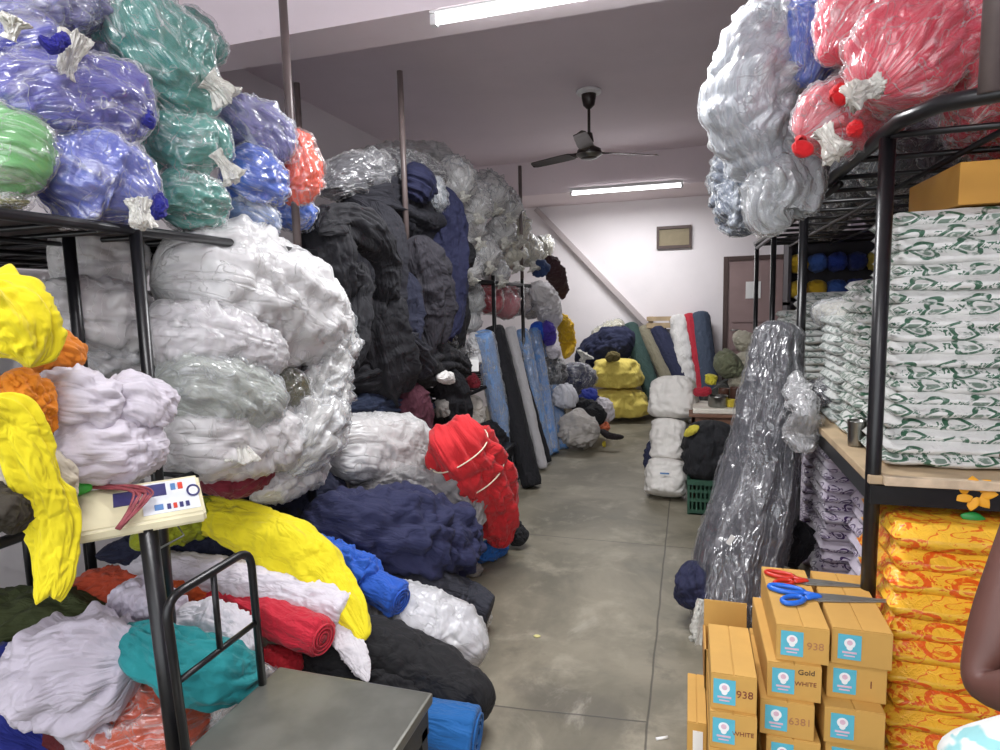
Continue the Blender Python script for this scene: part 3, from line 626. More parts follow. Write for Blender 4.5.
S('long bright yellow swath of cloth thrown over the heap', [(172, 512, .74, 11), (225, 520, .74, 20), (280, 545, .66, 30), (318, 572, .56, 27), (342, 600, .48, 18), (366, 640, .38, 9)], (0, 0, 0), 'z', mat=YE, dr=.5, fold=.14, ff=2.2, fs=.4, bmp=.012, name='yellow_cloth', ee=.07)
S('crumpled white cloth, largest of the heap, at the lower left', [(18, 680, .38, 26), (58, 672, .44, 46), (102, 665, .48, 52), (142, 662, .48, 42)], (0, 0, 0), 'z', mat=fabric((218, 210, 224)), fold=.1, ff=2., fs=1.6, bmp=.042, bs=6, dr=1.1, ee=.35, name='white_cloth_heap')
S('white cloth draped down the left side of the white heap', [(75, 618, .52, 22), (45, 670, .4, 26), (28, 705, .28, 20), (28, 722, .22, 9)], (0, 0, 0), 'z', mat=fabric((214, 208, 220)), fold=.3, ff=2.6, fs=.3, bmp=.01, dr=.7, name='white_cloth_heap')
S('white ruffled cloth at the foot of the white heap', [(70, 690, .36, 18), (90, 715, .28, 28), (115, 735, .22, 24), (135, 745, .18, 14)], (0, 0, 0), 'z', mat=fabric((216, 210, 222)), fold=.35, ff=3.4, fs=.3, bmp=.014, name='white_cloth_heap')
S('white cloth gathered between the white heap and the teal cloth', [(105, 612, .58, 14), (130, 602, .6, 18), (160, 606, .58, 18), (190, 625, .5, 12)], (0, 0, 0), 'z', mat=fabric((222, 214, 228)), fold=.25, bmp=.02, name='white_cloth_heap')
TE = fabric((30, 146, 150))
S('teal cloth thrown over the white heap behind the guard rail', [(118, 628, .58, 10), (150, 648, .54, 26), (195, 668, .48, 34), (240, 672, .42, 24), (262, 662, .38, 10)], (0, 0, 0), 'z', mat=TE, fold=.2, ff=2.2, fs=.6, bmp=.018, bs=6, dr=.8, name='teal_cloth')
S('white sheet lying over the teal cloth, seen through the guard rail', [(172, 618, .56, 14), (205, 622, .54, 22), (236, 640, .5, 20), (246, 662, .44, 9)], (0, 0, 0), 'z', mat=fabric((232, 228, 234)), dr=.5, bmp=.014, name='white_sheet')
bag('orange cloth in a thin clear bag beside the scale', [(85, 748, .14, 20), (130, 730, .2, 40), (180, 722, .24, 38), (215, 712, .26, 18)], 'z', fabric((226, 84, 30)), FILM, [], GH, fold=.24, ff=3, bmp=.022, bs=9, seed=44, floor=0.)
B('empty clear polythene bag lying between the orange bag and the scale platform', [(205, 728, .22, 12), (240, 700, .28, 20), (285, 678, .3, 12)], (206, 196, 190), 'z', group=GH, wrap=HAZE, dr=.6)
S('long black roll of cloth running down to the floor in front', [(300, 652, .3, 22), (360, 650, .26, 34), (420, 672, .18, 34), (470, 700, .13, 26), (486, 712, .12, 14)], (24, 24, 27), 'z', name='fabric_roll', cat='fabric roll', fold=.06, bmp=.01, floor=0., ends=('round', 'round'), ee=.08)
S('black cloth bunched between the red roll and the scale platform', [(300, 668, .24, 18), (340, 676, .22, 16), (400, 694, .16, 18), (440, 715, .1, 14)], (20, 20, 24), 'z', floor=0., name='dark_cloth')
S('dark navy blue roll under the long black roll', [(430, 700, .1, 18), (470, 712, .12, 16)], (22, 24, 40), 'z', floor=0.)
roll('short bright blue roll of cloth on the floor beside the scale', W(405, 722, .12), W(476, 736, .1), .1, fabric((24, 104, 176)), r2=.095, group=GH, rag=.008, seed=8, fold=.08)
roll('bright blue roll of cloth with its end facing the aisle, above the white wrapped roll', W(400, 600, .41)+np.array((-.55, .16, .12)), W(400, 600, .41), .06, fabric((34, 92, 196)), r2=.064, group=GH, rag=.014, fold=.16, seed=5)
S('crumpled bright blue cloth trailing up from the blue roll', [(300, 534, .6, 6), (335, 556, .56, 14), (366, 574, .48, 18), (380, 584, .44, 12)], (38, 96, 200), 'z', fold=.2)
bag('white roll in milky polythene ending at the aisle', [(372, 590, .36, 16), (410, 618, .26, 32), (450, 640, .18, 33), (474, 655, .14, 26), (482, 662, .12, 12)], 'z', fabric((226, 226, 232)), MILK, [(468, 668, .1, 474, 680, .05, 8, 9)], GH, fold=.08, bmp=.012, bs=9, seed=12, floor=0., name='wrapped_roll', cat='fabric roll')
S('dark grey roll of cloth lying behind the white wrapped roll', [(380, 572, .4, 12), (425, 588, .28, 22), (462, 602, .16, 22), (490, 612, .12, 17)], (48, 50, 60), 'z', name='fabric_roll', cat='fabric roll', fold=.06, bmp=.008, floor=0., ends=('round', 'flat'))
B('small twist of clear plastic on the floor beside the dark grey roll', [(462, 614, .1, 4), (476, 620, .08, 7), (490, 616, .06, 3)], (200, 196, 190), 'z', group=GH, bmp=.008, bs=30)
NV = fabric((38, 42, 78))
S('large navy cloth heap in the middle of the left pile', [(300, 515, .62, 16), (345, 525, .6, 34), (400, 535, .5, 46), (445, 545, .34, 38), (470, 555, .22, 18)], (0, 0, 0), 'z', mat=NV, fold=.2, ff=2.6, bmp=.032, bs=6, name='navy_cloth', dr=1.1)
S('navy cloth falling from the navy heap towards the grey roll', [(355, 510, .6, 18), (380, 545, .5, 30), (410, 568, .36, 24), (430, 578, .3, 10)], (0, 0, 0), 'z', mat=NV, fold=.3, ff=2.4, fs=.3, bmp=.01, name='navy_cloth', dr=.6)
S('dark navy cloth spread back under the rack', [(205, 500, .72, 12), (255, 508, .68, 22), (310, 500, .66, 26), (350, 498, .62, 18)], (30, 34, 58), 'z', bmp=.02, name='navy_cloth')
S('navy sleeve hanging at the right side of the navy heap', [(430, 510, .52, 14), (452, 515, .44, 16), (466, 540, .34, 14), (468, 560, .26, 8)], (0, 0, 0), 'z', mat=fabric((32, 35, 66)), fold=.22, name='navy_cloth')
GC = fabric((142, 140, 140))
S('grey knitted cloth behind the navy heap', [(350, 488, .66, 9), (395, 482, .66, 14), (440, 490, .6, 20), (468, 505, .48, 16), (474, 535, .36, 9)], (0, 0, 0), 'z', mat=GC, fold=.26, bmp=.018, name='grey_cloth')
bag('big white bundle wrapped in milky polythene in the second rack', [(322, 458, -1.8, 26), (350, 450, -1.72, 32), (392, 450, -1.68, 33), (412, 454, -1.66, 24)], 'x', fabric((226, 222, 220)), MILK, [], G2, fold=.07, bmp=.016, bs=8, seed=21, sq=3., ee=.16)
RD = fabric((214, 34, 42))
t = S('bright red cloth bale tied with string', [(448, 432, .9, 24), (456, 446, .84, 29), (474, 474, .64, 32), (492, 503, .42, 24), (499, 530, .22, 16), (499, 548, .1, 9)], (0, 0, 0), 'z', mat=RD, fold=.24, ff=2.6, fs=.35, bmp=.022, name='red_cloth', dr=.8, ee=.1, sq=2.5)
STR = plain('pale_string', (226, 214, 190), .8)
rp = world([(448, 432, .9, 24), (456, 446, .84, 29), (474, 474, .64, 32), (492, 503, .42, 24), (500, 530, .22, 15), (499, 548, .1, 7)], 'z')
for uu in (.16, .34): ring(rp, uu, STR, t, 1.12, .85)
S('small red cloth end on the floor at the foot of the bale', [(462, 540, .16, 5), (466, 555, .08, 7), (464, 566, .04, 4)], (176, 26, 34), 'z')
S('bright blue cloth scrap on the floor under the red bale', [(470, 556, .06, 7), (490, 550, .07, 9), (508, 546, .05, 6)], (24, 96, 176), 'z', floor=0.)
S('grey tuft of lint on the floor beside the blue scrap', [(466, 566, .03, 4), (474, 570, .03, 6), (480, 568, .03, 4)], (150, 146, 142), 'z', fold=.4, ff=5, floor=0., name='lint_tuft', cat='lint')
S('black cloth on the floor behind the red bale, touching the aisle', [(500, 520, .2, 10), (512, 530, .12, 11), (526, 542, .05, 7)], (24, 24, 28), 'z', floor=0., name='dark_cloth')
S('royal blue cloth showing between the white bundle and the red bale', [(415, 465, -1.6, 7), (424, 478, -1.6, 8)], (22, 60, 170))
# plastic stool behind the red bale
STM = plain('black_plastic', (34, 34, 38), .35, 0, .2, 10, .05)
sx, sy = W(503, 498, 0.)[0]-.1, W(503, 498, 0.)[1]+.05
t = thing('plastic_stool', (sx, sy, 0), 'black plastic stool with an openwork side beside the red bale', 'stool')
box('seat', (sx-.16, sy-.16, .4), (sx+.16, sy+.16, .43), STM, t, .012)
for a in (-1, 1):
    for b_ in (-1, 1): tube([(sx+a*.125, sy+b_*.125, .4), (sx+a*.16, sy+b_*.16, 0)], .018, STM, 'leg', t, 8)
multibox('side_panel', [((sx-.13, sy-.145, .33), (sx+.13, sy-.13, .4)), ((sx-.145, sy-.13, .33), (sx-.13, sy+.13, .4)), ((sx+.13, sy-.13, .33), (sx+.145, sy+.13, .4)), ((sx-.15, sy-.155, .1), (sx+.15, sy-.14, .14)), ((sx+.14, sy-.15, .1), (sx+.155, sy+.15, .14)), ((sx+.135, sy-.02, .12), (sx+.15, sy+.02, .35))], STM, t)
# ================================================================ dark garments on the second rack
GD = 'dark garments draped over the second rack'
K = {'k': (19, 19, 26), 'c': (29, 29, 38), 'n': (26, 30, 64), 'g': (50, 52, 60)}
def D(label, path, c, mode='x', **k):
    k.setdefault('dr', .45); k.setdefault('fold', .26); k.setdefault('ff', 2.8); k.setdefault('fs', .16); k.setdefault('bmp', .022); k.setdefault('ends', ('round', 'flat') if k['dr'] < .6 else ('round', 'round')); k.setdefault('hem', .5 if k['dr'] < .6 else 0)
    return S(label, path, K.get(c, c), mode, name='dark_garment', cat='garment', group=GD, **k)
D('black garment hanging at the left end of the dark heap', [(322, 205, -1.75, 22), (328, 250, -1.7, 26), (335, 290, -1.7, 22), (342, 305, -1.7, 10)], 'k')
D('charcoal garment heaped in the upper middle of the dark heap', [(345, 195, -1.9, 26), (375, 210, -1.88, 38), (410, 225, -1.86, 36), (440, 232, -1.82, 22)], 'c', dr=.8)
D('black garment hanging in the middle of the dark heap', [(370, 200, -1.8, 26), (372, 250, -1.78, 34), (372, 300, -1.78, 32), (378, 345, -1.78, 26)], 'c')
D('long black garment hanging lowest, left of the far post', [(372, 280, -1.74, 30), (376, 330, -1.72, 34), (384, 375, -1.72, 34), (392, 395, -1.72, 20)], 'k')
D('charcoal pleated garment hanging in front of the middle post', [(418, 235, -1.6, 20), (424, 275, -1.58, 24), (430, 315, -1.58, 24), (432, 345, -1.58, 12)], (44, 42, 50))
D('navy garment hanging at the right of the dark heap', [(440, 185, -1.66, 14), (448, 230, -1.62, 18), (450, 280, -1.6, 16), (448, 320, -1.6, 13), (446, 340, -1.6, 7)], 'n')
D('round navy bundle on top of the dark heap', [(400, 180, -1.75, 14), (414, 184, -1.68, 18), (424, 192, -1.68, 12)], 'n', dr=1.)
D('long black garment hanging behind the navy one', [(432, 270, -1.72, 26), (436, 320, -1.72, 28), (440, 350, -1.72, 22)], 'k')
D('black garment slung diagonally over the left of the dark heap', [(318, 232, -1.68, 10), (345, 222, -1.64, 18), (372, 236, -1.6, 18), (386, 262, -1.6, 14), (390, 300, -1.62, 10)], 'k', dr=.4)
D('black sleeve hanging down the centre of the dark heap', [(362, 262, -1.64, 10), (358, 300, -1.62, 12), (352, 345, -1.62, 12), (350, 372, -1.62, 8)], 'k')
D('charcoal garment bunched above the burgundy one', [(395, 330, -1.64, 14), (408, 352, -1.62, 20), (428, 372, -1.6, 16)], 'c', dr=.7)
D('dark navy garment hanging low in the centre of the dark heap', [(402, 270, -1.66, 12), (404, 310, -1.64, 16), (402, 350, -1.64, 14)], (24, 28, 50))
B('charcoal roll in clear film along the top of the dark heap', [(315, 190, -2.0, 16), (350, 178, -1.9, 20), (400, 174, -1.85, 20), (440, 180, -1.85, 16)], (66, 66, 74), group=GD)
B('white bag lying on top behind the dark garments', [(345, 165, -2.5, 12), (410, 160, -2.35, 16), (450, 165, -2.2, 18)], (226, 224, 224), wrap=MILK, group=GD)
B('clear wrapped garment beside the round navy bundle', [(430, 178, -1.7, 9), (436, 195, -1.66, 10), (440, 212, -1.66, 6)], (150, 156, 164), group=GD)
B('grey wrapped garment low at the back, on the lower deck', [(420, 325, -1.75, 16), (440, 345, -1.72, 18), (465, 352, -1.72, 12)], (74, 74, 80), group=GD, wrap=FILM)
D('black garments spread over the lower deck of the second rack', [(345, 385, -1.85, 14), (390, 368, -1.75, 22), (440, 362, -1.68, 20), (470, 372, -1.62, 8)], 'k', dr=1.2)
D('black sleeve hanging over the front of the lower deck', [(440, 370, -1.6, 12), (452, 392, -1.56, 15), (458, 420, -1.56, 12), (462, 436, -1.56, 6)], 'k')
D('navy garment on the lower deck, under the black ones', [(335, 412, -1.85, 10), (380, 405, -1.8, 16), (425, 405, -1.8, 14)], (28, 40, 66), dr=1.2)
D('burgundy garment hanging over the lower deck', [(410, 382, -1.66, 10), (414, 402, -1.62, 16), (416, 425, -1.62, 16), (416, 442, -1.62, 9)], (74, 28, 44))
D('black garments pushed low at the back of the second rack', [(330, 432, -2.0, 14), (380, 425, -2.0, 18), (430, 430, -2.0, 20), (480, 440, -2.0, 14)], 'k', dr=1.4)
o = box('white_carton', tuple(W(444, 372, -1.78, 'x')), tuple(W(444, 372, -1.78, 'x')+np.array((.22, .3, .09))), PAPER, None, .006, Matrix.Rotation(.35, 3, 'Z')); tag(o, 'flat white carton on the lower deck beside the black garments', 'carton')
S('small white cloth on the black garments of the lower deck', [(438, 378, -1.54, 4), (446, 376, -1.53, 6), (453, 380, -1.53, 4)], (236, 234, 230))
S('grey cloth piece beside the black sleeve', [(440, 400, -1.62, 6), (444, 415, -1.62, 8)], (160, 156, 150))
S('cream cloth bundle in the rack behind the black sleeve', [(470, 395, -1.8, 10), (474, 415, -1.78, 11), (472, 430, -1.78, 8)], (214, 206, 196))
S('dark red cloth above the cream bundle', [(470, 375, -1.78, 6), (475, 388, -1.76, 7)], (130, 24, 40))
S('black cloth heap behind the stool', [(478, 430, -1.7, 10), (490, 440, -1.66, 16), (505, 448, -1.62, 10)], K['k'])
# ================================================================ third rack: wrapped white rolls
GW = 'wrapped white bags on the third rack'
import itertools
wp = [((452, 168), (462, 192), 15), ((470, 190), (476, 214), 15), ((462, 222), (478, 238), 14), ((486, 182), (494, 204), 14), ((500, 196), (508, 214), 13), ((494, 222), (504, 238), 13), ((478, 248), (488, 262), 14), ((512, 216), (520, 236), 11), ((506, 244), (516, 262), 12), ((524, 240), (532, 262), 11), ((462, 262), (470, 274), 12), ((536, 240), (545, 252), 10), ((494, 268), (500, 276), 10)]
wl = ['top left of the clear bags, beside the navy garment', 'second from the left in the upper clear bags', 'left of the middle row of clear bags', 'tallest, at the top of the clear bags', 'top right of the clear bags', 'in the centre of the clear bags', 'lower centre of the clear bags', 'upper right bag below the far pole', 'cream, low among the clear bags', 'cream, at the right side above the maroon jacket', 'lowest left, beside the black bundle', 'rightmost, sticking out past the rack', 'small, resting on the rail']
for i, ((a, b), (c, d2), r) in enumerate(zip(*zip(*wp)) if False else wp):
    col = (228, 226, 224) if i not in (8, 9, 7, 11) else (222, 216, 196)
    B('clear crumpled bag of white cloth, '+wl[i], [(a, b, -1.9+.02*(i % 3), r*.9), ((a+c)/2, (b+d2)/2, -1.8, r*1.15), (c, d2, -1.72, r*.8)], col, wrap=HAZE, group=GW, bmp=.035, bs=9, wk=dict(bmp=.03, bs=14), n=48, knots=[(c, d2, -1.66, c+3, d2+8, -1.62, 2.5, 6)])
S('black bundle hanging at the left end of the clear bags', [(462, 242, -1.62, 7), (466, 256, -1.6, 9), (464, 268, -1.6, 6)], K['k'])
for i, (x, y, r, c, wd) in enumerate([(454, 300, 11, (150, 152, 152), 'grey'), (470, 300, 12, (178, 180, 178), 'pale grey'), (470, 320, 9, (210, 208, 206), 'white'), (490, 298, 11, (190, 62, 78), 'red'), (505, 302, 13, (206, 120, 130), 'pink'), (519, 300, 11, (212, 196, 196), 'pale pink'), (530, 306, 9, (224, 214, 206), 'cream')]):
    B('%s cloth in a clear bag on the lower deck of the third rack' % wd, [(x-3, y-r*.9, -1.95, r), (x, y, -1.85, r*1.1), (x+3, y+r*.9, -1.78, r)], c, wrap=FILM if i in (3, 4) else HAZE, group='small bags under the third rack deck', bmp=.02, bs=9, n=40)
S('blue cap-like bundle at the far end of the third rack', [(538, 262, -1.6, 7), (542, 273, -1.58, 10)], (42, 62, 104))
S('maroon jacket hanging from the end of the third rack', [(548, 256, -1.55, 6), (554, 270, -1.53, 9), (560, 286, -1.53, 8), (563, 299, -1.53, 5)], (60, 34, 40), dr=.6, name='maroon_jacket', cat='garment')
S('white cloth hanging at the end of the third rack', [(535, 285, -1.6, 8), (545, 300, -1.58, 13), (550, 318, -1.58, 11), (552, 330, -1.58, 6)], (228, 224, 226))
S('yellow cloth hanging behind the blue rolls', [(560, 315, -1.5, 5), (566, 330, -1.5, 8), (568, 345, -1.5, 7), (565, 358, -1.5, 4)], (232, 186, 30))
S('purple cloth between the blue rolls and the yellow cloth', [(546, 322, -1.55, 5), (549, 334, -1.55, 7), (551, 347, -1.55, 4)], (70, 50, 160))
S('white cloth below the purple cloth', [(552, 345, -1.52, 7), (555, 358, -1.5, 6)], (220, 214, 220))
# leaning rolls
def lean(label, top, bot, r, col, wrap=None, X=-1.7, zb=.02, seed=0, **k):
    a = W(*bot, zb); b = W(*top, X, 'x'); ta = at(*bot, zb, 'z')[1]
    return roll(label, a, b, r*ta, fabric(col), name='leaning_roll', cat='fabric roll', group='rolls leaning on the third rack', wrap=wrap, seed=seed, **k)
LB = (128, 166, 218)
lean('light blue roll in clear film, leftmost of the leaning rolls, behind the stool', (483, 333), (512, 478), 9, LB, HAZE, X=-1.66, seed=1)
lean('black roll leaning on the rack beside the stool, the thickest of the leaning rolls', (494, 328), (532, 486), 10.5, (24, 24, 30), seed=2)
lean('slim white and grey roll leaning behind the black roll', (510, 328), (543, 468), 5, (206, 204, 206), seed=3)
lean('thin black roll between the white roll and the blue rolls', (514, 345), (548, 462), 4, (26, 26, 32), seed=4)
lean('light blue roll in clear film right of the slim white roll', (522, 330), (547, 455), 6, LB, HAZE, seed=5)
lean('light blue roll in clear film, second from the right', (534, 330), (553, 453), 6.5, (98, 146, 208), HAZE, seed=6)
lean('light blue roll in clear film, rightmost and with a bright blue cap', (546, 333), (563, 448), 6.5, (104, 150, 208), HAZE, seed=7)
S('bright blue cap of cloth on the rightmost leaning rolls', [(536, 322, -1.68, 6), (539, 332, -1.66, 8), (541, 337, -1.66, 6)], (28, 88, 204), bmp=.008)
S('white roll end behind the leftmost light blue roll', [(473, 332, -1.75, 6), (476, 350, -1.72, 7), (477, 366, -1.72, 5)], (220, 220, 222))
# ================================================================ far left floor heap
GF = 'bags heaped at the far end on the left'
def FB(label, path, c, film_=True, **k):
    k.setdefault('bmp', .025)
    return B(label, path, c, 'y', group=GF, n=44, **k) if film_ else S(label, path, c, 'y', group=GF, **k)
FB('round navy bag with a clear top among the far bags', [(577, 364, 7.6, 10), (577, 378, 7.5, 18), (577, 394, 7.4, 12)], (34, 40, 78), knots=[(582, 362, 7.4, 586, 354, 7.4, 3, 9)])
FB('dark grey bag at the left of the far heap', [(553, 356, 7.2, 9), (553, 372, 7.1, 12), (554, 386, 7.0, 9)], (44, 46, 50))
FB('small white bag behind the blue rolls', [(561, 388, 6.9, 9), (565, 398, 6.8, 13), (565, 408, 6.8, 9)], (216, 216, 222), False)
FB('royal blue round bundle on the far heap', [(586, 396, 7.2, 6), (590, 399, 7.1, 9), (594, 402, 7.1, 6)], (32, 50, 150), False)
FB('black duffel on the far heap', [(574, 402, 7.0, 7), (590, 412, 6.9, 10), (605, 418, 6.8, 7)], (24, 24, 28), False)
FB('white cloth bundle right of the black duffel', [(596, 402, 7.3, 7), (603, 410, 7.2, 10), (608, 422, 7.1, 6)], (222, 216, 220), False)
FB('orange cloth end beside the black duffel', [(602, 424, 7.0, 5), (606, 431, 6.95, 4)], (214, 110, 70), False)
FB('grey-white knotted bundle on the aisle floor', [(563, 432, 6.7, 12), (580, 430, 6.6, 17), (600, 433, 6.6, 12)], (196, 190, 184), False, fold=.25)
FB('black strap of cloth lying across the aisle floor', [(600, 430, 6.7, 3), (610, 436, 6.65, 3.2), (624, 437, 6.7, 2)], (34, 26, 28), False, bmp=.004)
FB('small yellow scrap on the aisle floor', [(602, 444, 6.8, 2), (606, 444, 6.8, 3)], (200, 180, 50), False, bmp=.003, dr=.5)
FB('black cloth behind the small white bag', [(556, 392, 7.2, 8), (556, 420, 6.9, 9), (558, 438, 6.8, 6)], (26, 26, 34), False)
BLE = fabric((244, 222, 110))
def bale(label, x0, x1, y0, y1, Y, seed):
    cx = (x0+x1)/2; w = (x1-x0)/2
    return tag(S(label, [(cx, y0, Y, w*.78), (cx, (y0+y1)/2, Y, w*1.02), (cx, y1, Y, w)], (0, 0, 0), 'y', mat=BLE, sq=3.2, ee=.18, fold=.1, bmp=.045, bs=5, name='yellow_bale', seed=seed, dr=.7), None, 'bale')
bale('upper yellow wrapped bale with a tied dark mouth, at the back wall', 594, 640, 358, 388, 8.4, 3)
bale('lower yellow wrapped bale standing on the floor at the back wall', 592, 646, 388, 417, 8.4, 6)
S('dark tied mouth of cloth on the upper yellow bale', [(606, 360, 8.2, 3), (613, 356, 8.2, 4), (620, 359, 8.2, 3)], (110, 98, 56), 'y')
S('navy cloth heap against the back wall', [(575, 362, 8.9, 7), (595, 352, 8.9, 16), (618, 345, 8.9, 20), (634, 350, 8.9, 16)], (36, 42, 74), 'y')
S('black cloth at the left of the yellow bales', [(588, 380, 8.7, 6), (592, 372, 8.7, 7)], (34, 36, 48), 'y')
B('beige scraps in a clear bag on top of the navy heap', [(592, 340, 9.0, 6), (606, 332, 9.0, 8), (624, 322, 9.0, 6)], (206, 202, 178), 'y', group=GF, n=40)
def leanb(label, top, bot, r, col, **k):
    a = W(*bot, 8.5, 'y'); b = W(*top, 9.1, 'y'); ta = at(*top, 9.1, 'y')[1]; a[2] = max(.02, a[2]) if bot[1] > 405 else a[2]
    if bot[1] < 405:  # run on down to the floor behind the things in front
        d = (a-b)/(b[2]-a[2]); a = b+d*(b[2]-.02); a[1] = min(a[1], 9.0); a[1] = max(a[1], 8.3)
    return roll(label, a, b, r*ta, fabric(col), name='leaning_roll', cat='fabric roll', group='rolls leaning on the back wall', **k)
leanb('dark green roll leaning at the back wall beside the yellow bales', (629, 326), (660, 412), 8.5, (52, 78, 74))
leanb('tan roll leaning between the green and the navy rolls', (643, 328), (676, 398), 6, (134, 128, 108))
leanb('navy roll leaning under the wooden crate end', (657, 330), (690, 396), 9, (32, 38, 70))
leanb('second navy roll, right of the first, at the back wall', (668, 338), (694, 396), 8, (34, 40, 66))
leanb('rough white roll standing at the back wall left of the red roll', (678, 318), (692, 400), 9, (224, 222, 220), rag=.02)
leanb('bright red roll standing at the back wall', (689, 316), (703, 400), 7, (182, 30, 52))
leanb('slate blue roll standing at the back wall, right of the red roll', (700, 315), (710, 400), 9.5, (62, 74, 94))
t = thing('wooden_crate', tuple(W(663, 324, 9.15, 'y')), 'weathered wooden crate end behind the leaning rolls', 'crate')
p, tt = at(663, 322, 9.1, 'y'); x_, z_ = p[0], p[2]
multibox('slat', [((x_-.22, 9.0, z_+.02), (x_+.24, 9.04, z_+.08)), ((x_-.22, 9.0, z_-.08), (x_+.24, 9.04, z_-.01)), ((x_-.2, 9.04, z_-.1), (x_-.14, 9.2, z_+.08)), ((x_+.16, 9.04, z_-.1), (x_+.22, 9.2, z_+.08))], WOOD, t)
multibox('crate_post', [((x_-.2, 9.1, 0), (x_-.14, 9.16, z_+.06)), ((x_+.16, 9.1, 0), (x_+.22, 9.16, z_+.06))], WOOD, t)
box('grey_board', (x_+.0, 9.05, z_-.9), (x_+.26, 9.08, z_-.1), plain('grey_board', (132, 124, 122), .6), t)
# ================================================================ right rack: plastic packets on the wooden shelf
GREENPK = packmat('white_packet_green_print', (226, 226, 222), (22, 88, 58), cover=.95, w=.13, ex=.042, ey=.03)
FADEPK = packmat('white_packet_dark_green_print', (206, 208, 204), (44, 84, 74), cover=.75, w=.1, ex=.03)
PURPK = packmat('white_packet_purple_print', (206, 196, 210), (58, 26, 84), cover=1., w=.075, ex=.027, ey=.02)
ORPK = packmat('yellow_packet_orange_print', (250, 194, 58), (224, 74, 20), cover=.9, w=.17, ex=.06, ey=.036, ornate=.9, vs=.07, vx=-1)
def packet(name, label, group, mat, sx, sy, sz, loc, seed=0):
    """one soft flat packet with a sealed edge, origin at its base"""
    nx, ny = 26, 18; V = []; f = []
    rng2 = np.random.RandomState(seed)
    def row(s_):
        a = np.linspace(-1, 1, nx)
        return a
    for top in (1, 0):
        for i in range(nx):
            for j in range(ny):
                a = -1+2*i/(nx-1); b = -1+2*j/(ny-1)
                ea = (1-abs(a)**7); eb = (1-abs(b)**7); e = (max(ea, 0)*max(eb, 0))**.22
                zz = sz*.5*e; V.append([a*sx/2, b*sy/2, sz*.5+(zz if top else -zz)])
    V = np.array(V); n1 = vn(V*np.array((9, 9, 30))+seed, seed); n2 = vn(V*np.array((26, 26, 60))+seed, seed+2)
    V[:, 2] += n1*sz*.07+n2*sz*.04; V[:, 0] += vn(V*14, seed+5)*.006; V[:, 1] += vn(V*14, seed+6)*.006
    N = nx*ny
    for tp in (0, 1):
        for i in range(nx-1):
            for j in range(ny-1):
                a = tp*N+i*ny+j; q = (a, a+ny, a+ny+1, a+1); f.append(q if tp == 0 else q[::-1])
    rim = [(i, 0) for i in range(nx)]+[(nx-1, j) for j in range(1, ny)]+[(i, ny-1) for i in range(nx-2, -1, -1)]+[(0, j) for j in range(ny-2, 0, -1)]
    for k in range(len(rim)):
        a = rim[k]; b = rim[(k+1) % len(rim)]; ia = a[0]*ny+a[1]; ib = b[0]*ny+b[1]; f.append((ia, N+ia, N+ib, ib))
    V[:, 2] = np.clip(V[:, 2], 0, None)
    o = mk(name, V, f, mat, loc=np.zeros(3)); o.location = loc; return tag(o, label, 'packet', group)
def stack(name, label, group, mat, sx, sy, x, y, z0, z1, n, proto=None, jit=.012, seed=1, wob=.02):
    h = (z1-z0)/n; ps = proto or [packet(name, label, group, mat, sx, sy, h*1.16, (x, y, z0), seed+q) for q in range(3)]
    rg = random.Random(seed)
    for i in range(n):
        loc = (x+rg.uniform(-jit, jit), y+rg.uniform(-jit, jit), z0+i*h)
        if i < len(ps) and proto is None: o = ps[i]
        else: o = ps[i % len(ps)].copy(); C.objects.link(o)
        o.location = loc; o.rotation_euler = (0, 0, rg.uniform(-wob, wob)+(0 if i % 2 else 0)); o['label'] = label; o['group'] = group
    return ps
stack('plastic_packet', 'white packet with green oval print in the big front stack on the wooden shelf', 'packets in the front green-printed stack', GREENPK, .42, .32, .865, 2.56, 1.006, 1.87, 20, seed=1)
stack('plastic_packet', 'white packet with green oval print in the stack right behind the front one', 'packets in the second green-printed stack', GREENPK, .42, .34, .86, 2.95, 1.0, 1.66, 15, seed=21)
stack('plastic_packet', 'white packet with green print in the stack beside the middle post', 'packets in the third green-printed stack', FADEPK, .4, .34, .85, 3.4, 1.0, 1.5, 11, seed=31)
stack('plastic_packet', 'white packet with faint print in the stack beyond the middle post', 'packets in the fourth green-printed stack', FADEPK, .42, .36, .86, 4.35, 1.0, 1.62, 14, seed=41)
stack('plastic_packet', 'white packet with faint print in the farthest shelf stack, above the cooking pots', 'packets in the farthest shelf stack', FADEPK, .42, .34, .83, 4.95, 1.0, 1.5, 11, seed=51)
stack('plastic_packet', 'white packet with green print in the stack at the right frame edge', 'packets in the right hand green-printed stack', GREENPK, .42, .32, 1.31, 2.57, 1.006, 1.87, 20, seed=61)
# below the shelf
stack('plastic_packet', 'white packet with purple print stacked under the shelf beyond the cartons', 'purple-printed packets beyond the cartons', PURPK, .36, .36, .83, 3.52, 0.0, .88, 17, seed=71)
stack('plastic_packet', 'white packet with purple print in the second stack under the shelf', 'purple-printed packets farther under the shelf', PURPK, .36, .36, .83, 4.1, 0.0, .86, 16, seed=81)
stack('plastic_packet', 'white packet with purple print behind the yellow and orange stack', 'purple-printed packets behind the orange stack', PURPK, .42, .36, .93, 2.98, 0.0, .9, 14, seed=91)
stack('plastic_packet', 'white packet with purple print behind the orange stack at the frame edge', 'purple-printed packets at the right edge', PURPK, .42, .36, 1.38, 2.98, 0.0, .9, 14, seed=95)
stack('printed_bale', 'yellow wrapped bale with orange emblem print in the stack under the shelf', 'yellow and orange printed bales', ORPK, .5, .42, .885, 2.4, 0.0, .86, 11, seed=101, jit=.01)
stack('printed_bale', 'yellow wrapped bale with orange print in the stack at the right edge', 'yellow and orange printed bales, right edge', ORPK, .5, .42, 1.4, 2.4, 0.0, .84, 11, seed=121, jit=.01)
